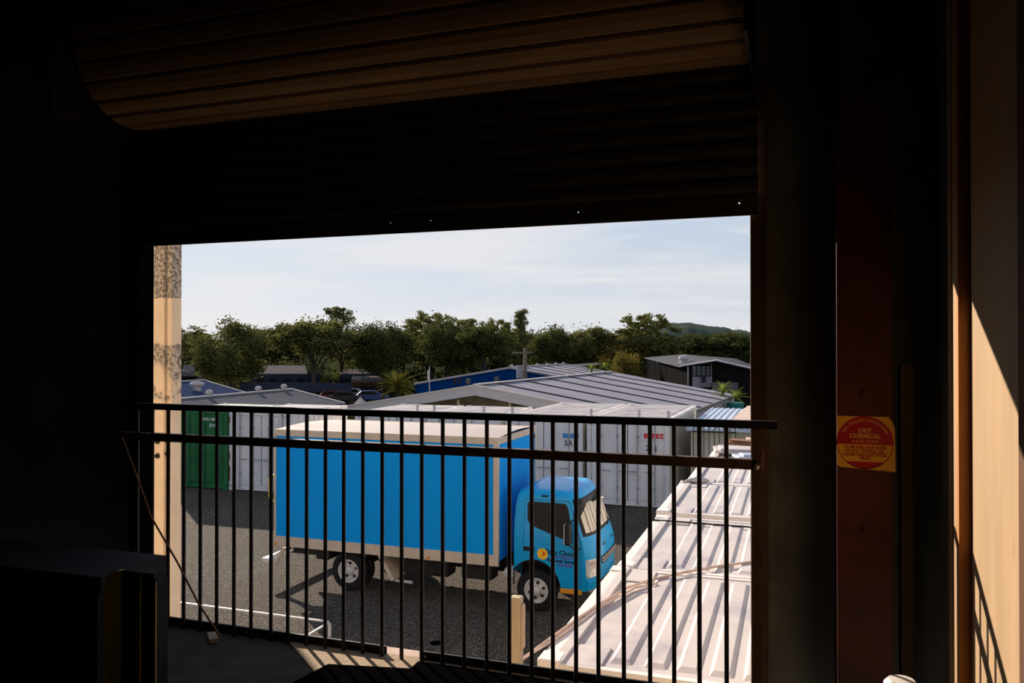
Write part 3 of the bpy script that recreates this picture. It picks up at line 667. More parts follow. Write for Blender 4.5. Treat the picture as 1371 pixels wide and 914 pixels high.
# ------------------------------------------------------------------ the truck
def truck():
    T = thing('box_truck', 'blue box truck with a white roof parked on the gravel', 'truck', (-6.5,14.6,0), world=True)
    X0, X1, Y0, Y1, Z0, Z1 = -9.65,-4.93,13.5,15.80,0.775,3.06
    bx = MB().box(X0+0.03,X1-0.03,Y0+0.012,Y1-0.012,Z0+0.05,Z1-0.03).build('cargo_box', M['truck_blue'], T)
    MB().box(X0,X1,Y0-0.006,Y0+0.03,Z0-0.01,Z0+0.185).build('side_rail', M['alu'], bx, off=T.location)
    MB().box(X0,X1,Y1-0.03,Y1+0.006,Z0-0.01,Z0+0.185).build('side_rail', M['alu'], bx, off=T.location)
    for y in (Y0-0.006, Y1-0.03): MB().box(X0,X1,y,y+0.036,Z1-0.135,Z1).build('top_rail', M['alu'], bx, off=T.location, bevel=0.012)
    for x in (X0, X1-0.10):
        for y in (Y0-0.010, Y1-0.06): MB().box(x,x+(0.10 if x > -6 else 0.045),y,y+0.07,Z0-0.01,Z1-0.01).build('corner_post', M['alu'], bx, off=T.location, bevel=0.012)
    MB().box(X1-0.04,X1+0.004,Y0,Y1,Z1-0.13,Z1-0.004).build('front_header', M['alu'], bx, off=T.location, bevel=0.01)
    rr = MB(); n = 8; vs = []
    for x in (X0+0.01, X1-0.01):
        for i in range(n+1):
            u = i/n; vs.append((x, Y0+0.01+(Y1-Y0-0.02)*u, Z1-0.01+0.05*math.sin(PI*u)))
    rr.add(vs,[(i,i+1,n+2+i,n+1+i) for i in range(n)]); rr.build('roof_sheet', M['truck_roof'], T, smooth=True)
    for x,y in ((-5.02,13.488),(-4.95,15.62)):
        ax = (0,-1,0) if y < 14 else (1,0,0)
        MB().ring((x if y<14 else X1,y,2.83 if y<14 else 2.86),ax,[(0.028,0),(0.028,0.012),(0,0.02)],10).build('marker_lamp', M['black_plastic'], T)
    for x in (-9.60,-6.30): MB().ring((x,Y0-0.006,0.81),(0,-1,0),[(0.035,0),(0.03,0.012),(0,0.014)],10).build('side_marker', M['orange'], T)
    # rear: doors, yellow rail, tail lift
    for y in (13.56,14.67): MB().box(X0+0.01,X0+0.035,y,y+1.07,Z0+0.19,Z1-0.14).build('rear_door', M['truck_blue'], T)
    MB().tube([(-9.62,13.62,2.13),(-9.80,13.62,2.11),(-9.83,13.62,2.06),(-9.83,13.62,1.68),(-9.80,13.62,1.62),(-9.62,13.62,1.60)],0.028,8).build('grab_rail', M['yellow'], T, smooth=True)
    MB().slab([(-9.98,13.6,0.40),(-9.90,13.6,0.37),(-9.28,13.6,0.66),(-9.28,13.6,0.76),(-9.36,13.6,0.76)],(0,0.06,0)).build('lift_arm', M['white_paint'], T)
    MB().slab([(-9.74,13.56,0.33),(-9.68,13.56,0.33),(-9.42,13.56,0.72),(-9.50,13.56,0.72)],(0,0.04,0)).build('lift_strut', M['alu'], T)
    MB().box(-9.99,-9.82,13.58,15.6,0.40,0.47).build('lift_platform', M['white_paint'], T)
    # chassis
    for y in (14.15,14.98): MB().box(-9.5,-3.6,y,y+0.08,0.50,0.72).build('chassis_rail', M['chassis'], T)
    for k in range(6): MB().box(-9.4+0.85*k,-9.32+0.85*k,13.55,15.75,0.70,0.77).build('cross_member', M['chassis'], T)
    MB().box(-9.35,-8.72,13.62,13.70,0.62,0.76).build('rear_bumper', M['chassis'], T)
    MB().box(-6.95,-6.0,13.72,14.12,0.40,0.72).build('fuel_tank', M['chassis'], T, bevel=0.05)
    MB().box(-5.75,-5.15,13.75,14.1,0.42,0.70).build('battery_box', M['chassis'], T, bevel=0.02)
    MB().slab([(-7.42,13.60,0.75),(-7.34,13.60,0.75),(-7.05,13.60,0.30),(-7.12,13.60,0.27)],(0,0.55,0)).build('mud_flap', M['alu'], T)
    MB().cyl((-7.10,13.75,0.25),(-6.75,13.75,0.24),0.03).build('exhaust_tip', M['hub'], T)
    MB().box(-8.75,-8.45,13.58,14.2,0.55,0.76).build('mud_guard', M['chassis'], T, bevel=0.03)
    MB().cyl((-8.04,13.8,0.37),(-8.04,15.5,0.37),0.07).build('axle', M['chassis'], T)
    MB().ring((-4.78,13.68,0.62),(0,-1,0),[(0.0,-0.12),(0.11,-0.12),(0.12,-0.02),(0.10,0.03),(0,0.05)],14).build('air_tank', M['hub'], T, smooth=True)
    def wheel(x, y, sg, dual):
        rt, rm = 0.375, 0.215
        w_ = 0.19
        wy = MB().ring((x,y,rt),(0,sg,0),[(rm,-w_),(rt-0.06,-w_),(rt-0.015,-w_+0.02),(rt,-w_+0.05),(rt,-0.05),(rt-0.015,-0.02),(rt-0.06,0.0),(rm+0.01,-0.005),(rm,-0.02),(rm,-w_)],36,False).build('tyre', M['tyre'], T, smooth=True)
        dish = -0.10 if dual else -0.045
        rim = MB().ring((x,y,rt),(0,sg,0),[(rm+0.006,-0.03),(rm+0.006,0.0),(rm-0.012,0.003),(rm-0.03,-0.03),(rm-0.045,dish),(0.10,dish+0.015),(0.075,dish+0.045),(0.07,dish+0.07),(0.03,dish+0.085),(0,dish+0.085)],36,False).build('rim', M['hub'], wy, off=T.location, smooth=True)
        for k in range(5 if dual else 6):
            a = 2*PI*k/(5 if dual else 6)+0.35; q = 0.135
            c = (x+q*math.cos(a), y+sg*(dish+0.010), rt+q*math.sin(a))
            MB().ring(c,(0,sg,0),[(0.032,0),(0.030,0.010),(0,0.011)],10).build('rim_hole', M['chassis'], wy, off=T.location)
        if dual:
            MB().ring((x,y-sg*0.23,rt),(0,sg,0),[(rm,-w_),(rt-0.03,-w_),(rt,-w_+0.04),(rt,-0.04),(rt-0.03,0),(rm,0)],36).build('tyre', M['tyre'], T, smooth=True)
    wheel(-8.04,13.60,-1,True); wheel(-8.04,15.70,1,True); wheel(-4.26,13.60,-1,False); wheel(-4.26,15.36,1,False)
    # ---- cab: lofted shell
    CY = 14.49
    S = [(0.46,-4.69,-3.20,0.945,0.16),(0.62,-4.69,-3.15,0.955,0.19),(0.90,-4.69,-3.13,0.965,0.22),(1.12,-4.69,-3.145,0.965,0.22),(1.30,-4.69,-3.20,0.962,0.20),(1.38,-4.69,-3.245,0.958,0.19),
         (1.62,-4.685,-3.335,0.935,0.18),(1.86,-4.67,-3.425,0.905,0.17),(1.98,-4.65,-3.475,0.882,0.17),(2.055,-4.63,-3.515,0.865,0.16),(2.105,-4.60,-3.565,0.835,0.15),(2.135,-4.55,-3.62,0.785,0.13),(2.15,-4.46,-3.70,0.70,0.1)]
    zs = [s[0] for s in S]
    def ip(z, k): return float(np.interp(z, zs, [s[k] for s in S]))
    def front(z, v): return ip(z,2) - ip(z,4)*abs(v)**4.0
    def sidey(z, sg=-1): return CY + sg*ip(z,3)
    mb = MB(); NV = 20; rings = []
    zz = sorted(set(zs + [0.76,1.0,1.5,1.74]))
    for z in zz:
        hw = ip(z,3); xr = ip(z,1); ring = [(xr+0.02,CY-hw*0.9,z)]
        ring.append((xr+0.0,CY-hw*0.9,z)) if False else None
        ring = [(xr,CY+hw*0.86,z),(xr,CY,z),(xr,CY-hw*0.86,z),(xr+0.035,CY-hw*0.97,z),(xr+0.10,CY-hw,z)]
        xf = front(z,-1)
        for q in (0.25,0.5,0.75): ring.append((xr+0.10+(xf-xr-0.10)*q,CY-hw,z))
        for i in range(NV+1):
            v = math.sin(-PI/2+PI*i/NV); ring.append((front(z,v),CY+v*hw,z))
        for q in (0.75,0.5,0.25): ring.append((xr+0.10+(xf-xr-0.10)*q,CY+hw,z))
        ring += [(xr+0.10,CY+hw,z),(xr+0.035,CY+hw*0.97,z)]
        rings.append(ring)
    m = len(rings[0]); vs = [p for r_ in rings for p in r_]
    fs = [(j*m+i, j*m+(i+1)%m, (j+1)*m+(i+1)%m, (j+1)*m+i) for j in range(len(rings)-1) for i in range(m)]
    fs += [tuple(range(m-1,-1,-1)), tuple(range((len(rings)-1)*m, len(rings)*m))]
    mb.add(vs, fs)
    cab = mb.build('cab', M['cab_blue'], T, smooth=False)
    cut = []
    for (ya,yb) in ((13.2,14.02),(14.92,15.8)):
        pts = [(-4.265+0.455*math.cos(a), 0.47+0.455*math.sin(a)) for a in [PI*k/20 for k in range(21)]] + [(-4.72,0.2),(-3.81,0.2)]
        c = MB().prism(pts,'y',ya,yb).build('cutter', M['chassis'], None, off=T.location); c.location = (0,0,0); cut.append(c)
        c.parent = T
        bm_ = cab.modifiers.new('arch','BOOLEAN'); bm_.object = c; bm_.operation = 'DIFFERENCE'; bm_.solver = 'EXACT'
    bpy.context.view_layer.update()
    dg = bpy.context.evaluated_depsgraph_get()
    me = bpy.data.meshes.new_from_object(cab.evaluated_get(dg)); cab.modifiers.clear(); cab.data = me
    me.polygons.foreach_set('use_smooth',[True]*len(me.polygons))
    try: me.set_sharp_from_angle(angle=R(35))
    except Exception: pass
    for c in cut: bpy.data.objects.remove(c)
    MB().box(-4.66,-3.84,14.0,14.94,0.40,0.90).build('wheel_well', M['chassis'], T)
    for sg in (-1,1):   # arch lip
        pts = []
        for k in range(21):
            a = PI*k/20; x, z = -4.265+0.462*math.cos(a), 0.47+0.462*math.sin(a); pts.append((min(-3.80,max(-4.655,x)), sidey(z,sg)+sg*0.004, z))
        MB().tube(pts,0.013,6).build('arch_lip', M['black_plastic'], cab, off=T.location)
    def side_panel(poly, off, name, m, parent, sg=-1, n=8, thick=0.008):
        "polygon (x,z) laid on the cab side"
        bmx = MB(); pts = []
        for i in range(len(poly)):
            (xa,za),(xb,zb) = poly[i],poly[(i+1)%len(poly)]
            for k in range(n): pts.append((xa+(xb-xa)*k/n, za+(zb-za)*k/n))
        # horizontal strips follow the side's curve
        zlo, zhi = min(p[1] for p in pts), max(p[1] for p in pts); N = 14; rows = []
        for j in range(N+1):
            z = zlo+(zhi-zlo)*j/N; z_ = min(max(z,zlo+1e-4),zhi-1e-4); xs_ = []
            for i in range(len(poly)):
                (xa,za),(xb,zb) = poly[i],poly[(i+1)%len(poly)]
                if (za-z_)*(zb-z_) < 0: xs_.append(xa+(xb-xa)*(z_-za)/(zb-za))
            rows.append((z,min(xs_),max(xs_)))
        vs = []
        for o_ in (off, off-thick):
            for (z,a,b_) in rows: vs += [(a,sidey(z,sg)+sg*o_,z),(b_,sidey(z,sg)+sg*o_,z)]
        q = 2*(N+1); fs = []
        for j in range(N): fs += [(2*j,2*j+1,2*j+3,2*j+2),(q+2*j+2,q+2*j+3,q+2*j+1,q+2*j),(2*j,2*j+2,q+2*j+2,q+2*j),(2*j+3,2*j+1,q+2*j+1,q+2*j+3)]
        fs += [(1,0,q,q+1),(2*N,2*N+1,q+2*N+1,q+2*N)]
        return bmx.add(vs, fs).build(name, m, parent, off=T.location)
    door = [(-4.47,0.955),(-4.13,0.93),(-3.93,0.80),(-3.80,0.56),(-3.79,0.50),(-3.435,0.50),(-3.44,1.36),(-3.62,1.90),(-3.66,1.975),(-4.44,1.975)]
    win = [(-4.40,1.60),(-4.29,1.52),(-3.72,1.33),(-3.60,1.31),(-3.575,1.40),(-3.665,1.88),(-3.72,1.945),(-4.39,1.945),(-4.41,1.90)]
    for sg in (-1,1):
        dg_ = side_panel([(x*1.0+(0.008 if x>-3.9 else -0.008), z+(0.008 if z>1 else -0.004)) for x,z in door], 0.0045, 'door_gap', M['black_plastic'], cab, sg)
        do = side_panel(door, 0.010, 'door', M['cab_blue'], T, sg)
        side_panel([(x,z) for x,z in win], 0.012, 'window_seal', M['black_plastic'], do, sg)
        side_panel([(-4.05+(x+4.05)*0.955, 1.64+(z-1.64)*0.93) for x,z in win], 0.016, 'side_window', M['glass'], do, sg)
        MB().box(-4.465,-4.26,sidey(1.12,sg)-0.024,sidey(1.12,sg)+0.024,1.085,1.165).build('door_handle', M['black_plastic'], do, off=T.location, bevel=0.012)
        mi = MB().box(-3.66,-3.56,sidey(1.5,sg)+sg*0.16-0.09,sidey(1.5,sg)+sg*0.16+0.09,1.28,1.66).build('mirror', M['black_plastic'], T, bevel=0.03)
        yy = sidey(1.5,sg)
        MB().tube([(-3.45,yy,1.72),(-3.50,yy+sg*0.12,1.73),(-3.60,yy+sg*0.17,1.66)],0.014,6).build('mirror_arm', M['black_plastic'], mi, off=T.location)
        MB().tube([(-3.44,yy+sg*0.01,1.20),(-3.50,yy+sg*0.12,1.19),(-3.60,yy+sg*0.17,1.29)],0.014,6).build('mirror_arm', M['black_plastic'], mi, off=T.location)
        MB().box(-3.675,-3.662,yy+sg*0.16-0.075,yy+sg*0.16+0.075,1.30,1.64).build('mirror_glass', M['hub'], mi, off=T.location)
        MB().box(-3.80,-3.42,sidey(0.5,sg)-0.02 if sg<0 else sidey(0.5,sg)-0.06,sidey(0.5,sg)+0.06 if sg<0 else sidey(0.5,sg)+0.02,0.40,0.485).build('step', M['orange'], T, bevel=0.01)
        MB().box(-4.16,-4.04,sidey(2.04,sg)-0.015,sidey(2.04,sg)+0.03,2.035,2.065).build('roof_marker', M['black_plastic'], T, bevel=0.005)
    # front-face panels following the curve of the nose
    def nose(v0,v1,z0,z1,off,name,m,parent,zt=None,nv=16,nz=6,skew=0.0):
        vs = []
        for j in range(nz+1):
            for i in range(nv+1):
                v = v0+(v1-v0)*i/nv; u = j/nz; top = z1 if zt is None else zt(v); z = z0+(top-z0)*u; vv = v+skew*u
                hw = ip(z,3); vs.append((front(z,vv)+off, CY+vv*hw, z))
        k = nv+1
        return MB().add(vs,[(j*k+i,j*k+i+1,(j+1)*k+i+1,(j+1)*k+i) for j in range(nz) for i in range(nv)]).build(name, m, parent, off=T.location, smooth=True)
    ws = nose(-0.955,0.955,1.385,2.005,0.006,'windscreen_seal',M['black_plastic'],T)
    nose(-0.915,0.915,1.415,1.975,0.010,'windscreen',M['glass'],ws)
    arch = lambda v: 1.94 - 0.20*abs(v)**2.5 - 0.09*(0.5+0.5*math.cos(6*v))
    NP = 12
    for k in range(NP):
        a = -0.88+1.76*k/NP; b_ = -0.88+1.76*(k+1)/NP-0.022
        nose(a,b_,1.44,1.9,0.0135+0.003*(k%2),'sunshade_fold',M['shade'],ws,zt=arch,nv=3,nz=5)
    for v in (-0.45,0.30):
        pts = [(front(1.40,v)+0.03,CY+v*0.94,1.385),(front(1.45,v+0.1)+0.035,CY+(v+0.1)*0.93,1.44),(front(1.62,v+0.42)+0.03,CY+(v+0.42)*0.91,1.60)]
        MB().tube(pts,0.010,6).build('wiper', M['black_plastic'], T)
    nose(-0.58,0.58,0.86,1.00,0.008,'grille',M['black_plastic'],T); 
    for z in (0.895,0.945): nose(-0.56,0.56,z,z+0.018,0.014,'grille_bar',M['hub'],T,nz=2)
    for v in (-0.33,0.33): nose(v-0.12,v+0.12,1.16,1.185,0.006,'panel_slot',M['black_plastic'],T,nz=2)
    nose(-0.985,0.985,0.47,0.66,0.012,'bumper',M['cab_blue'],T)
    nose(-0.6,0.6,0.50,0.60,0.018,'bumper_grille',M['black_plastic'],T)
    for sg in (-1,1):
        hl = nose(sg*0.995,sg*0.70,0.69,1.0,0.008,'headlamp',M['lamp_glass'],T,nv=8)
        nose(sg*0.99,sg*0.72,0.84,0.852,0.014,'lamp_divider',M['alu'],hl,nv=8,nz=1)
        nose(sg*0.90,sg*0.80,0.88,0.97,0.014,'indicator',M['pink_conc'],hl,nv=4)
    # lettering on the door
    y = lambda z: sidey(z) - 0.0125
    lg = MB().ring((-4.114,y(1.056),1.056),(0,-1,0),[(0.098,0),(0.098,0.002),(0,0.0021)],32).build('logo_disc', M['logo_yellow'], T)
    tri = [(-4.135,1.12),(-4.05,1.065),(-4.135,0.995),(-4.10,1.06)]
    MB().slab([(a,y(1.056)-0.0035,b_) for a,b_ in tri],(0,-0.001,0)).build('logo_star', M['logo_red'], lg, off=T.location)
    for (txt,size,x0,z,m_,wd) in (('Easy Choice',0.12,-4.06,1.105,'ink_dark',0.60),('Furniture',0.085,-3.93,1.035,'ink_purple',0.36),
                                ('Removal Storage',0.085,-4.03,0.965,'ink_dark',0.56),('100 0000',0.08,-3.86,0.89,'ink_purple',0.28)):
        vs, fs_ = text_geo(txt,size,'LEFT',0.0035); k = wd/max(v[0] for v in vs)
        MB().add([(x0+v[0]*k, y(z+v[1])-0.001, z+v[1]-0.03*v[0]*k) for v in vs],fs_).build('lettering', M[m_], T)
truck()

# ------------------------------------------------------------------ sheds and buildings behind
def v3(*a): return Vector(a)
def shed():
    s = thing('open_shed', 'wide open shed with pale grey striped gable roof behind the containers', 'shed', (-11,31,0), world=True)
    A0, A1 = v3(-12.2,30.7,3.11), v3(-10.76,50.2,3.11)
    E0, E1 = v3(-4.55,30.2,1.84), v3(-3.12,50.2,1.84)
    W0, W1 = v3(-19.85,31.0,1.84), v3(-18.4,50.4,1.84)
    th = (0,0,-0.06)
    MB().slab([A0,A1,E1,E0],th).build('roof_slope', M['shed_roof'], s); MB().slab([A0,W0,W1,A1],th).build('roof_slope', M['shed_roof'], s)
    for k in range(6):
        u = 0.10+0.155*k
        for (P0,P1,Q0,Q1) in ((A0,A1,E0,E1),(A0,A1,W0,W1)):
            a, b = P0.lerp(P1,u), Q0.lerp(Q1,u); d = (P1-P0).normalized()*0.21; a = a.lerp(b,0.02)
            MB().slab([a,a+d,b+d,b],(0,0,0.035)).build('roof_strip', M['shed_strip'], s)
    up = v3(0,0,0.05)
    MB().slab([A0,E0,E0+v3(0,-0.12,0),A0+v3(0,-0.12,0)],(0,0,0.05)).build('verge_flashing', M['flash'], s)
    MB().slab([A0,W0,W0+v3(0,-0.12,0),A0+v3(0,-0.12,0)],(0,0,0.05)).build('verge_flashing', M['flash'], s)
    MB().slab([A0+v3(-0.12,0,0.02),A0+v3(0.12,0,0.02),A1+v3(0.12,0,0.02),A1+v3(-0.12,0,0.02)],(0,0,0.05)).build('ridge_cap', M['flash'], s)
    MB().slab([E0+v3(0,0,-0.02),E1+v3(0,0,-0.02),E1+v3(0.14,0,-0.02),E0+v3(0.14,0,-0.02)],(0,0,0.04)).build('gutter', M['gasket'], s)
    dn = v3(0,-0.02,-0.40)
    MB().slab([A0,E0,E0+dn*0.95,A0+dn],(0,-0.05,0)).build('gable_fascia', M['shed_fascia'], s); MB().slab([A0,W0,W0+dn*0.95,A0+dn],(0,-0.05,0)).build('gable_fascia', M['shed_fascia'], s)
    for (P,Q) in ((E0,E1),(W0,W1)):
        MB().slab([P+v3(0,0.3,-0.06),Q+v3(0,0,-0.06),v3(Q.x,Q.y,-2),v3(P.x,P.y+0.3,-2)],(-0.1,0,0)).build('side_wall', M['shed_wall'], s)
    MB().slab([A1+v3(0,-0.1,-0.06),E1+v3(0,-0.1,-0.06),v3(E1.x,E1.y-0.1,-2),v3(W1.x,W1.y-0.1,-2),W1+v3(0,-0.1,-0.06)],(0,0.08,0)).build('back_wall', M['dark_clad'], s)
    MB().slab([A0+v3(0,2.2,-0.3),E0+v3(-0.3,2.4,-0.2),v3(E0.x-0.3,E0.y+2.4,-0.5),v3(W0.x+0.3,W0.y+2.0,-0.5),W0+v3(0.3,2.0,-0.2)],(0,0.03,0)).build('shade_cloth', M['shade_cloth'], s)
    for x in (-17.2,-15.2,-13.2,-10.9,-9.3,-7.0):
        MB().box(x-0.05,x+0.05,31.2,31.3,-0.2,2.75-abs(x+12.2)*0.166-0.1).build('post', M['timber'], s)
shed()

def gable_house(name, label, ridge0, ridge1, drop, wside, m_roof, m_wall, base=-2.0, vents=(), flash=True, group=None, m_gable=None, over=0.15):
    "ridge from ridge0 (near) to ridge1 (far); wside = half widths (left,right); drop = (left,right)"
    s = thing(name, label, 'building', (ridge0.x,ridge0.y,base), world=True)
    d = (ridge1-ridge0).normalized(); side = v3(d.y,-d.x,0).normalized()
    pts = {}
    for k,sg in ((0,-1),(1,1)):
        e0 = ridge0+side*sg*wside[k]-v3(0,0,drop[k]); e1 = ridge1+side*sg*wside[k]-v3(0,0,drop[k]); pts[k] = (e0,e1)
        MB().slab([ridge0,ridge1,e1,e0],(0,0,-0.08)).build('roof_slope', m_roof, s)
        i0 = e0-side*sg*over; i1 = e1-side*sg*over
        MB().slab([i0-v3(0,0,0.08),i1-v3(0,0,0.08),v3(i1.x,i1.y,base),v3(i0.x,i0.y,base)],side*(-sg*0.1)).build('side_wall', m_wall, s)
    for q,(r_,j) in enumerate(((ridge0,0),(ridge1,1))):
        a, b = pts[0][j], pts[1][j]; ins = d*(over if j == 0 else -over)
        MB().slab([r_+ins-v3(0,0,0.08),b+ins-side*over-v3(0,0,0.08),v3(b.x,b.y,base)+ins-side*over,v3(a.x,a.y,base)+ins+side*over,a+ins+side*over-v3(0,0,0.08)],d*(0.1 if j == 0 else -0.1)).build('gable_wall', m_gable or m_wall, s)
        if flash:
            for k in (0,1):
                e = pts[k][j]; MB().slab([r_,e,e+d*0.25*(1 if j==0 else -1),r_+d*0.25*(1 if j==0 else -1)],(0,0,0.07)).build('verge_flashing', M['flash'], s)
    if flash: MB().slab([ridge0-side*0.12,ridge0+side*0.12,ridge1+side*0.12,ridge1-side*0.12],(0,0,0.09)).build('ridge_cap', M['flash'], s)
    for u in vents:
        c = ridge0.lerp(ridge1,u)
        MB().ring(c-v3(0,0,0.1),(0,0,1),[(0.12,0),(0.12,0.25),(0.22,0.30),(0.23,0.42),(0.15,0.52),(0,0.55)],14).build('roof_vent', M['flash'], s, smooth=True)
    return s
gable_house('grey_roof_building', 'low building with grey roof, cream wall and small roof vents at the left', at(190,538.6,45.5), at(392,521,60), (1.0,0.95), (6,4.4), M['grey_roof'], M['cream_wall'], vents=(0.38,0.72,0.925))
gable_house('navy_roof_building', 'building with navy blue roof and a big vent at the far left', at(180,515,62), at(274,509,72), (1.6,1.35), (6,5.0), M['navy_roof'], M['pale_wall'])
nv = thing('roof_ventilator', 'large round ventilator on the navy blue roof', 'ventilator', at(264,519,66.5), world=True)
c = at(264,521,66.5)
MB().ring(c-v3(0,0,0.25),(0,0,1),[(0.32,0),(0.32,0.5),(0.55,0.55),(0.60,0.72),(0.45,0.86),(0,0.92)],16).build('cowl', M['flash'], nv, smooth=True)

def blue_building():
    R0, R1 = at(682,492,60), at(757,487.5,82)
    s = gable_house('blue_building', 'blue clad building with a pale ridged roof behind the open shed', R0, R1, (1.28,1.28), (7.6,7.6), M['shed_roof'], M['blue_clad'], vents=())
    s['_w'] = list(s.location)
    for u in (0.03,0.22,0.42,0.60,0.78,0.95):
        c = R0.lerp(R1,u); MB().box(c.x-0.10,c.x+0.10,c.y-0.10,c.y+0.10,c.z,c.z+0.22).build('ridge_vent', M['flash'], s)
    d = (R1-R0).normalized(); side = v3(d.y,-d.x,0).normalized()
    for k in range(5):
        a = R0.lerp(R1,0.12+0.19*k); b = a+side*7.6-v3(0,0,1.28); MB().slab([a,a+d*0.35,b+d*0.35,b],(0,0,0.05)).build('roof_strip', M['grey_roof'], s)
    for px,py in ((627,510),(665,508)):
        c = at(px,py,59.2)
        MB().box(c.x-0.16,c.x+0.16,c.y-0.10,c.y+0.1,c.z-0.20,c.z+0.20).build('air_unit', M['pale_wall'], s, bevel=0.03)
    c = at(613,510,59.2)
    for dx in (-0.25,0.1): MB().box(c.x+dx,c.x+dx+0.05,c.y-0.1,c.y+0.1,c.z-0.22,c.z+0.22).build('bracket', M['brown_wall'], s)
    MB().box(c.x-0.35,c.x+0.25,c.y-0.12,c.y,c.z-0.03,c.z+0.03).build('bracket', M['brown_wall'], s)
blue_building()
tag(gable_house('brown_shed', 'dark brown flat shed behind the right end of the blue building', at(760,488.5,84), at(798,485.5,90), (0.1,0.1), (1.5,1.5), M['dark_roof'], M['brown_wall'], flash=False), 'dark brown flat shed behind the right end of the blue building', 'building')

def dark_building():
    R0, R1 = at(959.5,482,60), at(916,474,92)
    d = (R1-R0); d.z = 0; 
    s = thing('dark_building', 'dark clad building with low pale-edged gable roof at the right', 'building', (R0.x,R0.y,-2), world=True)
    Lf0, Lf1 = at(910.5,490,62), at(863,478.5,94)
    Rt0, Rt1 = at(1030,498,57), at(985,480,90)
    for q in ((R0,R1,Lf1,Lf0),(R0,Rt0,Rt1,R1)): MB().slab(q,(0,0,-0.10)).build('roof_slope', M['dark_roof'], s)
    def fas(a,b): 
        n = v3(_s*0.0,-0.25,0); MB().slab([a,b,b+v3(0,-0.9,-0.05),a+v3(0,-0.9,-0.05)],(0,0,0.06)).build('roof_edge', M['shed_roof'], s)
    fas(Lf0,R0); fas(R0,Rt0)
    def wall(a,b,nm,m,z0=-2,top=-0.1,th=(0,0.12,0)): MB().slab([a+v3(0,0,top),b+v3(0,0,top),v3(b.x,b.y,z0),v3(a.x,a.y,z0)],th).build(nm,m,s)
    Cf = at(921,490,62)
    Lw = at(868,478.5,94)
    wall(Cf,Lw,'side_wall',M['dark_clad'],th=(0.12,0,0))
    MB().slab([Cf+v3(0,0,-0.1),R0+v3(0,0.1,-0.12),v3(R0.x,R0.y,-2),v3(Cf.x,Cf.y,-2)],(0,0.12,0)).build('front_wall',M['dark_clad'],s)
    MB().slab([R0+v3(0,0.1,-0.12),Rt0+v3(0,0.1,-0.1),v3(Rt0.x,Rt0.y,-2),v3(R0.x,R0.y,-2)],(0,0.12,0)).build('front_wall',M['dark_clad'],s)
    def panel(x0,x1,y0,y1,m,nm,d0=60.2): MB().slab([at(x0,y0,d0),at(x1,y0,d0),at(x1,y1,d0),at(x0,y1,d0)],(0,0.06,0)).build(nm,m,s)
    panel(927,952,504,518,M['shed_roof'],'white_cladding'); panel(920.3,921.8,491,516,M['flash'],'corner_trim'); panel(952,953,487,512,M['flash'],'corner_trim')
    for k in range(4): panel(927+6.2*k,931.8+6.2*k,490,502.5,M['grey_roof'],'window_pane',60.0)
    panel(939,945,502,512,M['black_plastic'],'door_opening',59.9)
    panel(953,995,511.5,533,M['pale_wall'],'lower_wall',58.8)
    for k in range(3):
        for j in range(3): panel(866+6*k,870.5+6*k,482.5+3*j+0.9*k,484.6+3*j+0.9*k,M['grey_roof'],'window_pane',88-5.5*k)
    for px,py in ((915,483.5),): 
        c = at(px,py,66); MB().ring(c-v3(0,0,0.3),(0,0,1),[(0.3,0),(0.3,0.4),(0.42,0.5),(0.3,0.75),(0,0.8)],12).build('roof_vent',M['flash'],s,smooth=True)
    c0 = at(936,475.5,86)
    MB().box(c0.x-0.1,c0.x+0.1,c0.y-0.1,c0.y+0.1,c0.z-0.5,c0.z+0.3).build('roof_pipe',M['brown_wall'],s)
dark_building()
# low buildings glimpsed between the trunks
def lowb(px0,px1,py_top,py_wall,d,mr,mw,label,name='low_building'):
    s = thing(name,label,'building',at(px0,py_wall,d),world=True)
    a, b = at(px0,py_wall,d), at(px1,py_wall,d); ra, rb = at(px0+2,py_top,d+7), at(px1-4,py_top,d+7)
    MB().slab([a,b,rb,ra],(0,0,-0.1)).build('roof_slope',mr,s)
    back = v3(-_s,_c,0)*7
    MB().slab([a+v3(0,0,-0.1),b+v3(0,0,-0.1),v3(b.x,b.y,-2),v3(a.x,a.y,-2)],back*0.02).build('front_wall',mw,s)
    MB().slab([b+v3(0,0,-0.1),b+back+v3(0,0,-0.1),v3((b+back).x,(b+back).y,-2),v3(b.x,b.y,-2)],(-0.1,0,0)).build('end_wall',mw,s)
    n = 4
    for k in range(n):
        u = (k+0.5)/n; p_ = a.lerp(b,u); q = (b-a).normalized()*0.5
        MB().slab([p_-q+v3(0,0,-0.7),p_+q+v3(0,0,-0.7),p_+q+v3(0,0,-1.5),p_-q+v3(0,0,-1.5)],(_s*0.08,-_c*0.08,0)).build('window',M['glass'],s)
lowb(338,412,489,500,112,M['pale_wall'],M['steel_wall'],'low building with pale roof glimpsed left under the big spreading tree')
lowb(455,496,494,500,114,M['pale_wall'],M['steel_wall'],'small pale-roofed building glimpsed between the thin trunks')
lowb(470,512,503,510,106,M['pale_wall'],M['brown_wall'],'brown walled building with pale flat roof left of the big palm')
lowb(244,262,488,497,116,M['pale_wall'],M['pale_wall'],'tiny pale hut at the far left edge by the pillar')
tag(MB().slab([at(320,511,100),at(470,513,100),at(470,524,100),at(320,524,100)],(0,0.2,0)).build('site_fence', M['steel_wall']), 'dark blue-grey sheet fence running below the trees at the left', 'fence')

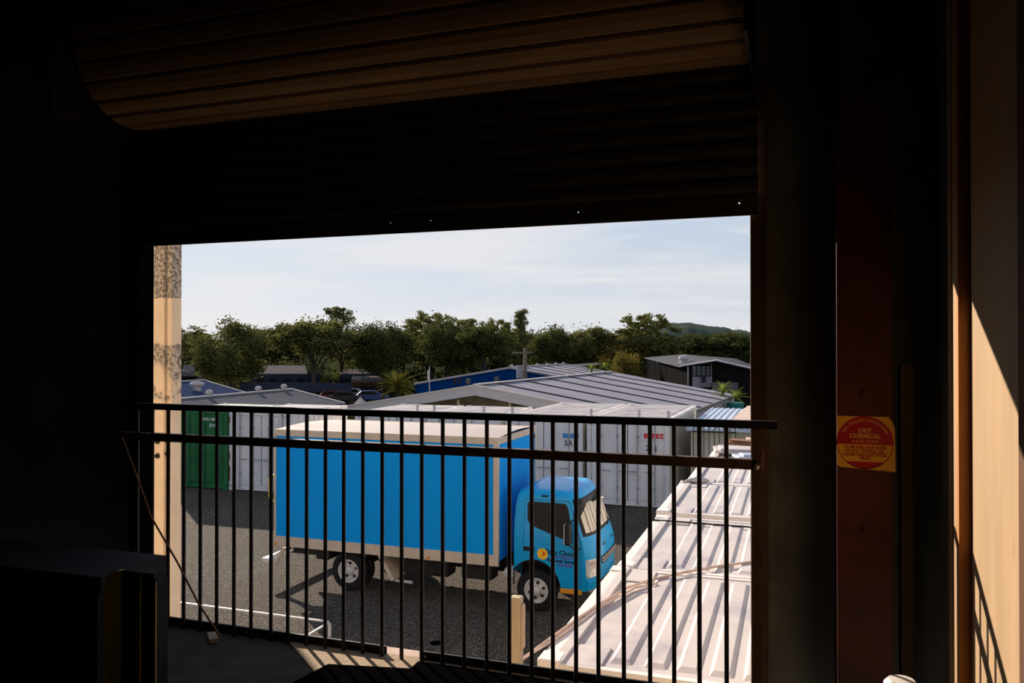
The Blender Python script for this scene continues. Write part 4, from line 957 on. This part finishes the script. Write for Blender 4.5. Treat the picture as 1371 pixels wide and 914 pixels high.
# white sail-like tent, cars, pole, flag
c = at(482.5,531,66); b = 1.0
tag(MB().add([tuple(c),(c.x-0.42,c.y-0.3,c.z-0.55),(c.x+0.42,c.y-0.3,c.z-0.55),(c.x+0.42,c.y+0.4,c.z-0.55),(c.x-0.42,c.y+0.4,c.z-0.55),(c.x-0.45,c.y-0.3,-2),(c.x+0.45,c.y-0.3,-2),(c.x+0.45,c.y+0.4,-2),(c.x-0.45,c.y+0.4,-2)],
    [(0,1,2),(0,2,3),(0,3,4),(0,4,1),(1,5,6,2),(2,6,7,3),(3,7,8,4),(4,8,5,1)]).build('pointed_kiosk', M['flash']), 'small white kiosk with a pointed top beside the parked cars', 'kiosk')
def car(px,d,rz,m,label):
    p_ = at(px,500,d); t_ = thing('parked_car',label,'car',(p_.x,p_.y,-2),(0,0,rz),group='cars parked under the trees')
    prof = [(-2.1,0.35),(-2.1,0.85),(-1.7,0.95),(-1.1,1.42),(0.5,1.45),(1.2,0.98),(2.0,0.85),(2.15,0.6),(2.15,0.35)]
    MB().prism(prof,'y',-0.85,0.85).build('body',m,t_,bevel=0.08)
    MB().prism([(-1.45,0.98),(-1.05,1.36),(0.45,1.38),(1.0,1.0)],'y',-0.862,0.862).build('windows',M['glass'],t_)
    for x in (-1.35,1.35):
        for y in (-0.85,0.70): MB().cyl((x,y,0.33),(x,y+0.16,0.33),0.33,n=16).build('wheel',M['tyre'],t_)
car(448,98,0.4,M['car_red'],'dark red car parked nearest the grey-roofed building'); car(463,96,0.5,M['car_dark'],'black car parked between the red car and the white kiosk')
car(474,103,0.3,M['car_grey'],'grey car parked behind the white kiosk'); car(497,98,0.4,M['car_blue'],'blue car parked by the big palm'); car(456,108,0.2,M['car_blue'],'dark blue car parked behind the red car')
p0 = at(703,465,58)
up = thing('utility_pole','wooden utility pole standing in front of the blue building','pole',(p0.x,p0.y,-2),world=True)
MB().cyl((p0.x,p0.y,-2),(p0.x,p0.y,p0.z),0.17,0.13,12).build('pole',M['pole_wood'],up,smooth=True)
MB().box(p0.x-1.0,p0.x+0.5,p0.y-0.06,p0.y+0.06,p0.z-0.45,p0.z-0.32).build('crossarm',M['pole_wood'],up)
c = p0+v3(-0.35,-0.2,-2.2); MB().cyl(c,c+v3(0,0,0.9),0.22,n=12).build('transformer',M['grey_metal'],up)
for k,(x1,y1,d1) in enumerate(((380,483,95),(1010,486,50),(440,478,100))):
    a, b_ = p0+v3(0,0,-0.38), at(x1,y1,d1)
    pts = [a.lerp(b_,u)-v3(0,0,1.6*u*(1-u)) for u in [i/12 for i in range(13)]]
    tag(MB().tube(pts,0.010,5).build('power_line',M['rubber_mat']),['thin power line running left from the utility pole','thin power line running right from the utility pole','lower thin power line running left from the utility pole'][k],'wire')
f0 = at(575,490,56)
fp = thing('flagpole','thin pale flagpole with a limp flag before the blue building','flagpole',(f0.x,f0.y,-2),world=True)
MB().cyl((f0.x,f0.y,-2),(f0.x,f0.y,f0.z),0.05,0.03,8).build('pole',M['flash'],fp)
MB().add([(f0.x,f0.y,f0.z-0.15),(f0.x-0.14,f0.y-0.05,f0.z-0.35),(f0.x-0.16,f0.y+0.04,f0.z-0.9),(f0.x-0.06,f0.y+0.02,f0.z-1.05),(f0.x,f0.y,f0.z-0.9),(f0.x-0.07,f0.y+0.06,f0.z-0.5)],[(0,1,5),(1,2,5),(2,3,5),(3,4,5),(4,0,5)]).build('flag',M['white_plastic'],fp)
tg = at(984,541,44); tag(MB().cyl((tg.x,tg.y,-2),(tg.x,tg.y,tg.z+0.1),0.5,0.45,14).build('teal_bin',M['teal'],smooth=True),'teal green bin beyond the blue ribbed roof at the right','bin')

# ------------------------------------------------------------------ trees
rng = np.random.default_rng(11)
def leaves(blobs, n, size, flat=0.5):
    "small leaf cards scattered through ellipsoid clumps"
    w_ = np.array([b[3]*b[4]+b[4]*b[5]+b[3]*b[5] for b in blobs]); idx = rng.choice(len(blobs), n, p=w_/w_.sum())
    B = np.array(blobs)[idx]
    d = rng.normal(size=(n,3)); d /= np.linalg.norm(d,axis=1)[:,None]
    rad = np.where(rng.random(n) < 0.55, 0.6+0.5*rng.random(n), np.abs(rng.normal(size=n))*0.75)
    P = B[:,:3]+d*B[:,3:6]*rad[:,None]
    u = rng.normal(size=(n,3)); u[:,2] *= flat; u /= np.linalg.norm(u,axis=1)[:,None]
    q = rng.normal(size=(n,3)); v = np.cross(u,q); v /= np.linalg.norm(v,axis=1)[:,None]
    s = (size*(0.6+0.8*rng.random(n)))[:,None]
    V = np.stack([P-u*s, P+v*s*0.55, P+u*s, P-v*s*0.55],1).reshape(-1,3)
    return V
def leaf_obj(V, name, m, parent):
    n = len(V)//4; me = bpy.data.meshes.new(name)
    me.vertices.add(len(V)); me.vertices.foreach_set('co', V.astype(np.float32).ravel())
    me.loops.add(len(V)); me.loops.foreach_set('vertex_index', np.arange(len(V),dtype=np.int32))
    me.polygons.add(n); me.polygons.foreach_set('loop_start', np.arange(0,len(V),4,dtype=np.int32)); me.polygons.foreach_set('loop_total', np.full(n,4,dtype=np.int32))
    me.update(); me.materials.append(m)
    o = bpy.data.objects.new(name, me); COL.objects.link(o); o.parent = parent; return o
def crown(kind, H, W):
    "list of clumps for a tree H tall and W wide, base at z=0"
    bl = []; h = W/2
    if kind == 'round':
        for i in range(34):
            a = rng.random()*2*PI; e = math.asin(2*rng.random()-1); k = 0.75
            bl.append((h*k*math.cos(a)*math.cos(e), h*k*math.sin(a)*math.cos(e), H*0.58+H*0.30*math.sin(e), h*0.30, h*0.30, H*0.10))
        bl.append((0,0,H*0.55,h*0.6,h*0.6,H*0.26))
    elif kind == 'spread':
        for i in range(40):
            a = rng.random()*2*PI; r = h*0.85*math.sqrt(rng.random()); zt = H*(0.86-0.16*(r/h)**2); z = zt-H*0.34*rng.random()**1.4*(1-0.3*r/h)
            bl.append((r*math.cos(a), r*math.sin(a), z, h*0.21, h*0.21, H*0.060))
        for k in (-0.3,0.1,0.4): bl.append((h*k,0,H*0.66,h*0.42,h*0.42,H*0.14))
    elif kind == 'tier':
        for i in range(46):
            u = rng.random(); z = H*(0.38+0.56*u); r = h*(0.95-0.45*u)*math.sqrt(rng.random()); a = rng.random()*2*PI
            bl.append((r*math.cos(a), r*math.sin(a), z, h*0.20, h*0.20, H*0.038))
        for i in range(12):
            a = rng.random()*2*PI; r = h*0.62*rng.random(); bl.append((r*math.cos(a), r*math.sin(a), H*(0.90+0.08*rng.random()), h*0.17, h*0.17, H*0.020))
        bl.append((0,0,H*0.55,h*0.55,h*0.55,H*0.18))
    elif kind == 'slim':
        for i in range(34):
            u = i/33; z = H*(0.38+0.60*u); r = h*(1-0.65*u)*rng.random(); a = rng.random()*2*PI
            bl.append((r*math.cos(a), r*math.sin(a), z, h*0.30, h*0.30, H*0.030))
    elif kind == 'lace':
        for i in range(170):
            a = rng.random()*2*PI; e = math.asin(2*rng.random()-1); k = 0.35+0.65*rng.random()**0.5
            z = H*0.64+H*0.34*math.sin(e)*k; q = h*0.95*k*math.cos(e)
            bl.append((q*math.cos(a), q*math.sin(a), z, h*(0.09+0.10*rng.random()), h*(0.09+0.10*rng.random()), H*(0.014+0.026*rng.random())))
        bl.append((0,0,H*0.52,h*0.5,h*0.5,H*0.14))
    elif kind == 'bush':
        for i in range(26):
            a = rng.random()*2*PI; r = h*0.75*math.sqrt(rng.random()); z = H*(0.12+0.72*rng.random()*(1-0.35*(r/h)**2))
            bl.append((r*math.cos(a), r*math.sin(a), z, h*0.30, h*0.30, H*0.13))
    return bl
TP = {}
def tree(kind, px, top, base_px, d, width_px, leaf, label, n=8000, size=0.19, variant=0, group='trees behind the sheds'):
    k = d/F_PX; H = (ZC-(top-HOR)*k+2.0)*{'round':1.05,'spread':1.08}.get(kind,1.0); W = width_px*k
    key = (kind, variant, leaf)
    p_ = at(px,500,d)
    if key not in TP:
        t_ = thing('tree', label, 'tree')
        UH, UW = 12.0, 10.0
        bl = crown(kind, UH, UW)
        leaf_obj(leaves(bl, n, size), 'foliage', M[leaf], t_)
        mb = MB(); nb = 7 if kind != 'slim' else 4
        top_z = UH*(0.55 if kind != 'bush' else 0.3)
        mb.tube([(0,0,-0.3),(0.1,0.05,UH*0.15),(0.05,-0.1,UH*0.35),(0,0,top_z)],[0.30,0.24,0.18,0.10],8)
        sel = rng.choice(len(bl), min(nb,len(bl)), replace=False)
        for i in sel:
            b_ = bl[i]; z0 = UH*(0.18+0.22*rng.random()) if kind != 'bush' else 0.3
            mb.tube([(0.03,0,z0),(b_[0]*0.35,b_[1]*0.35,z0+(b_[2]-z0)*0.45),(b_[0]*0.8,b_[1]*0.8,z0+(b_[2]-z0)*0.8),(b_[0],b_[1],b_[2])],[0.15,0.11,0.07,0.03],6)
        mb.build('trunk', M['bark'], t_, smooth=True)
        TP[key] = t_
    else:
        t_ = copy_tree(TP[key])
    t_.location = (p_.x,p_.y,-2); t_.scale = (W/10.0,W/10.0,H/12.0); t_.rotation_euler = (0,0,rng.random()*6.28)
    t_['label'] = label; t_['group'] = group
    return t_
LO, LD, LG = 'leaf_olive','leaf_dark','leaf_gold'
tree('round',308,428,520,100,104,LO,'dense rounded tree nearest the cream pillar',variant=0,n=15000)
tree('lace',252,433,520,128,70,LO,'thin pale-topped tree between the pillar and the rounded tree',variant=0)
tree('spread',420,424,525,104,125,LO,'wide spreading tree with several trunks behind the grey roof',variant=0,n=15000)
tree('tier',457,410,525,116,62,LO,'tall tree with a flat umbrella top above the spreading tree',variant=1)
tree('round',512,431,525,106,84,LD,'bushy tree right behind the big palm',variant=1,n=13000)
tree('lace',577,413,525,118,84,LO,'tall open-crowned gum tree behind the flagpole',variant=2,n=13000)
tree('round',600,427,525,108,80,LD,'dark round tree behind the left half of the blue building',variant=1)
tree('tier',632,426,525,116,60,LO,'tree with ragged top behind the blue gable',variant=1)
tree('lace',668,422,525,118,52,LO,'ragged tree left of the slim tree',variant=2)
tree('slim',698,415,525,112,40,LO,'slim upright tree above the utility pole',variant=0)
tree('spread',650,432,525,104,90,LD,'low dark spreading tree behind the blue roof',variant=1,n=12000)
tree('round',742,436,525,116,76,LD,'dark tree with twiggy top right of the slim tree',variant=1)
tree('spread',790,434,525,112,66,LO,'olive tree between the twiggy tree and the large gum',variant=0)
tree('lace',866,415,525,110,96,LO,'large open-crowned gum tree above the dark building',variant=2)
tree('round',850,440,525,112,110,LG,'golden lower half of foliage below the large gum tree',variant=2,n=11000)
tree('bush',838,462,525,84,58,LG,'golden-green bushy tree left of the dark building',variant=0,n=9000,size=0.19)
tree('bush',815,470,525,88,44,LG,'smaller golden bush left of the bushy tree',variant=0)
tree('spread',935,443,525,118,84,LD,'dark tree behind the dark building roof, left one',variant=1)
tree('spread',985,441,525,118,90,LD,'dark tree at the far right beside the door jamb',variant=1)
tree('round',905,452,525,124,70,LD,'dark tree in the gap right of the large gum',variant=1)
REAR = ['behind the gap between the pillar and the rounded tree','behind the right shoulder of the rounded tree','between the rounded tree and the spreading tree','behind the left side of the spreading tree','in the gap right of the umbrella-topped tree','behind the left side of the flagpole gum','behind the ragged tree over the blue gable','directly behind the slim tree','right of the slim tree beyond the utility pole','directly behind the olive tree','behind the left flank of the large gum','behind the right flank of the large gum','behind the middle of the dark building roof','behind the right end of the dark building roof','behind the cream pillar at the far left',
    'low down behind the flagpole','low down behind the left part of the blue roof','low down behind the blue building ridge','low down directly above the big palm','low down left of the golden bushes']
for i,(px,top,w_,d) in enumerate(((262,447,80,140),(340,437,90,150),(372,438,80,146),(400,432,90,140),(480,434,90,140),(540,436,90,136),(620,438,90,136),(690,440,80,136),(720,442,80,134),(770,444,80,140),(820,444,80,136),(880,446,80,136),(960,449,90,136),(1010,449,90,140),(225,440,80,150),
        (575,455,90,126),(660,455,90,126),(735,456,90,126),(500,458,80,128),(800,458,80,126))):
    tree('spread' if i%2 else 'round',px,top,520,d,w_,LD,'dark rear tree '+REAR[i],variant=1,group='rear belt of dark trees')
ub = []
for px in range(225,1020,11):
    d_ = 118+rng.random()*14; p_ = at(px+rng.random()*8,500,d_); hh = 2.4+2.2*rng.random()
    ub.append((p_.x,p_.y,-2+hh*0.55,1.5+0.7*rng.random(),1.5,hh*0.55))
for px in range(1025,1420,13):
    d_ = 112+rng.random()*20; p_ = at(px+rng.random()*8,500,d_); hh = 6.5+3.0*rng.random()
    ub.append((p_.x,p_.y,-2+hh*0.5,2.2+0.8*rng.random(),2.2,hh*0.5))
ug = leaf_obj(leaves(ub,34000,0.26),'undergrowth',M['leaf_dark'],None); ug['kind'] = 'stuff'
tag(ug,'dark leafy undergrowth filling the space below the tree belt','undergrowth')
hm = MB(); prof = [(690,470),(760,456),(850,446),(880,436),(905,431.5),(925,432),(948,436),(965,437.5),(985,441),(1010,443),(1060,446),(1150,455),(1290,462),(1450,470)]; vs = []
pj = []
for (p0_,p1_) in zip(prof[:-1],prof[1:]):
    m_ = max(2,int((p1_[0]-p0_[0])/3.5))
    for q in range(m_): pj.append((p0_[0]+(p1_[0]-p0_[0])*q/m_, p0_[1]+(p1_[1]-p0_[1])*q/m_+rng.normal()*0.5))
prof = pj+[prof[-1]]
for (px,py) in prof:
    for (dd,k) in ((430,0.0),(470,0.75),(520,1.0),(600,0.0)):
        a = at(px,py,520); b_ = at(px,py,dd); vs.append((b_.x,b_.y,-2+(a.z+2)*k))
hm.add(vs,[(i*4+j,(i+1)*4+j,(i+1)*4+j+1,i*4+j+1) for i in range(len(prof)-1) for j in range(3)])
struct(hm,'hill',M['hill'],smooth=True)

def palm(px,py,d,Rp,nf,leaf,label,trunk_h=None):
    c = at(px,py,d); t_ = thing('palm_tree',label,'palm',(c.x,c.y,-2),world=True)
    MB().cyl((c.x,c.y,-2),(c.x,c.y,c.z),Rp*0.10,Rp*0.08,10).build('trunk',M['bark'],t_)
    for i in range(nf):
        a = 2*PI*i*0.381966; e = R(78-95*(i/nf)); L_ = Rp*(0.85+0.3*rng.random())
        pts = []; p_ = Vector(c); 
        for k in range(9):
            pts.append(p_.copy()); ee = e-R(62)*(k/8)**1.3; p_ = p_+Vector((math.cos(a)*math.cos(ee),math.sin(a)*math.cos(ee),math.sin(ee)))*L_/8
        mb = MB(); wv = Vector((-math.sin(a),math.cos(a),0))
        for k in range(8):
            for fr in (0.0,0.5):
                q = pts[k].lerp(pts[k+1],fr); dirv = (pts[k+1]-pts[k]).normalized(); ll = Rp*0.24*math.sin(PI*min(1,(k+fr)/8*0.9+0.12))
                for sg in (-1,1):
                    tip = q+dirv*ll*0.75+wv*sg*ll*0.75-Vector((0,0,ll*0.28)); ww = dirv*Rp*0.03
                    mb.add([q-ww,q+ww,tip],[(0,1,2)])
        mb.tube(pts,[0.03*Rp/2.5*(1-0.09*k) for k in range(9)],4)
        mb.build('frond',M[leaf],t_)
palm(533,519,84,2.7,34,'leaf_palm','big date palm with arching fronds left of the blue building')
palm(968,524,46,0.85,16,'leaf_lime','bright yellow-green palm at the right end of the shed roof')
palm(985,533,46,0.85,14,'leaf_lime','second yellow-green palm drooping beyond the shed corner by the door jamb')
palm(792,494,70,0.8,14,'leaf_lime','bright green small palm behind the shed ridge, left one')
palm(810,492,70,0.9,14,'leaf_lime','bright green small palm behind the shed ridge, right one')
for i,(px,py,d) in enumerate(((700,548,33.5),(705,545,34.2))):
    c = at(px,py,d); t_ = thing('shrub',['yellow-green shrub under the open shed gable','second yellow-green shrub under the shed gable, further in'][i],'shrub',(c.x,c.y,0))
    leaf_obj(leaves([(0,0,c.z-0.1,0.5,0.5,0.35),(0.3,0.1,c.z-0.3,0.5,0.4,0.4),(0,0,c.z*0.4,0.3,0.3,c.z*0.4)],500,0.09),'foliage',M['leaf_lime'],t_)
    MB().cyl((0,0,0),(0,0,c.z-0.2),0.03,n=6).build('stem',M['bark'],t_)
for o in bpy.data.objects:
    if '_w' in o: del o['_w']
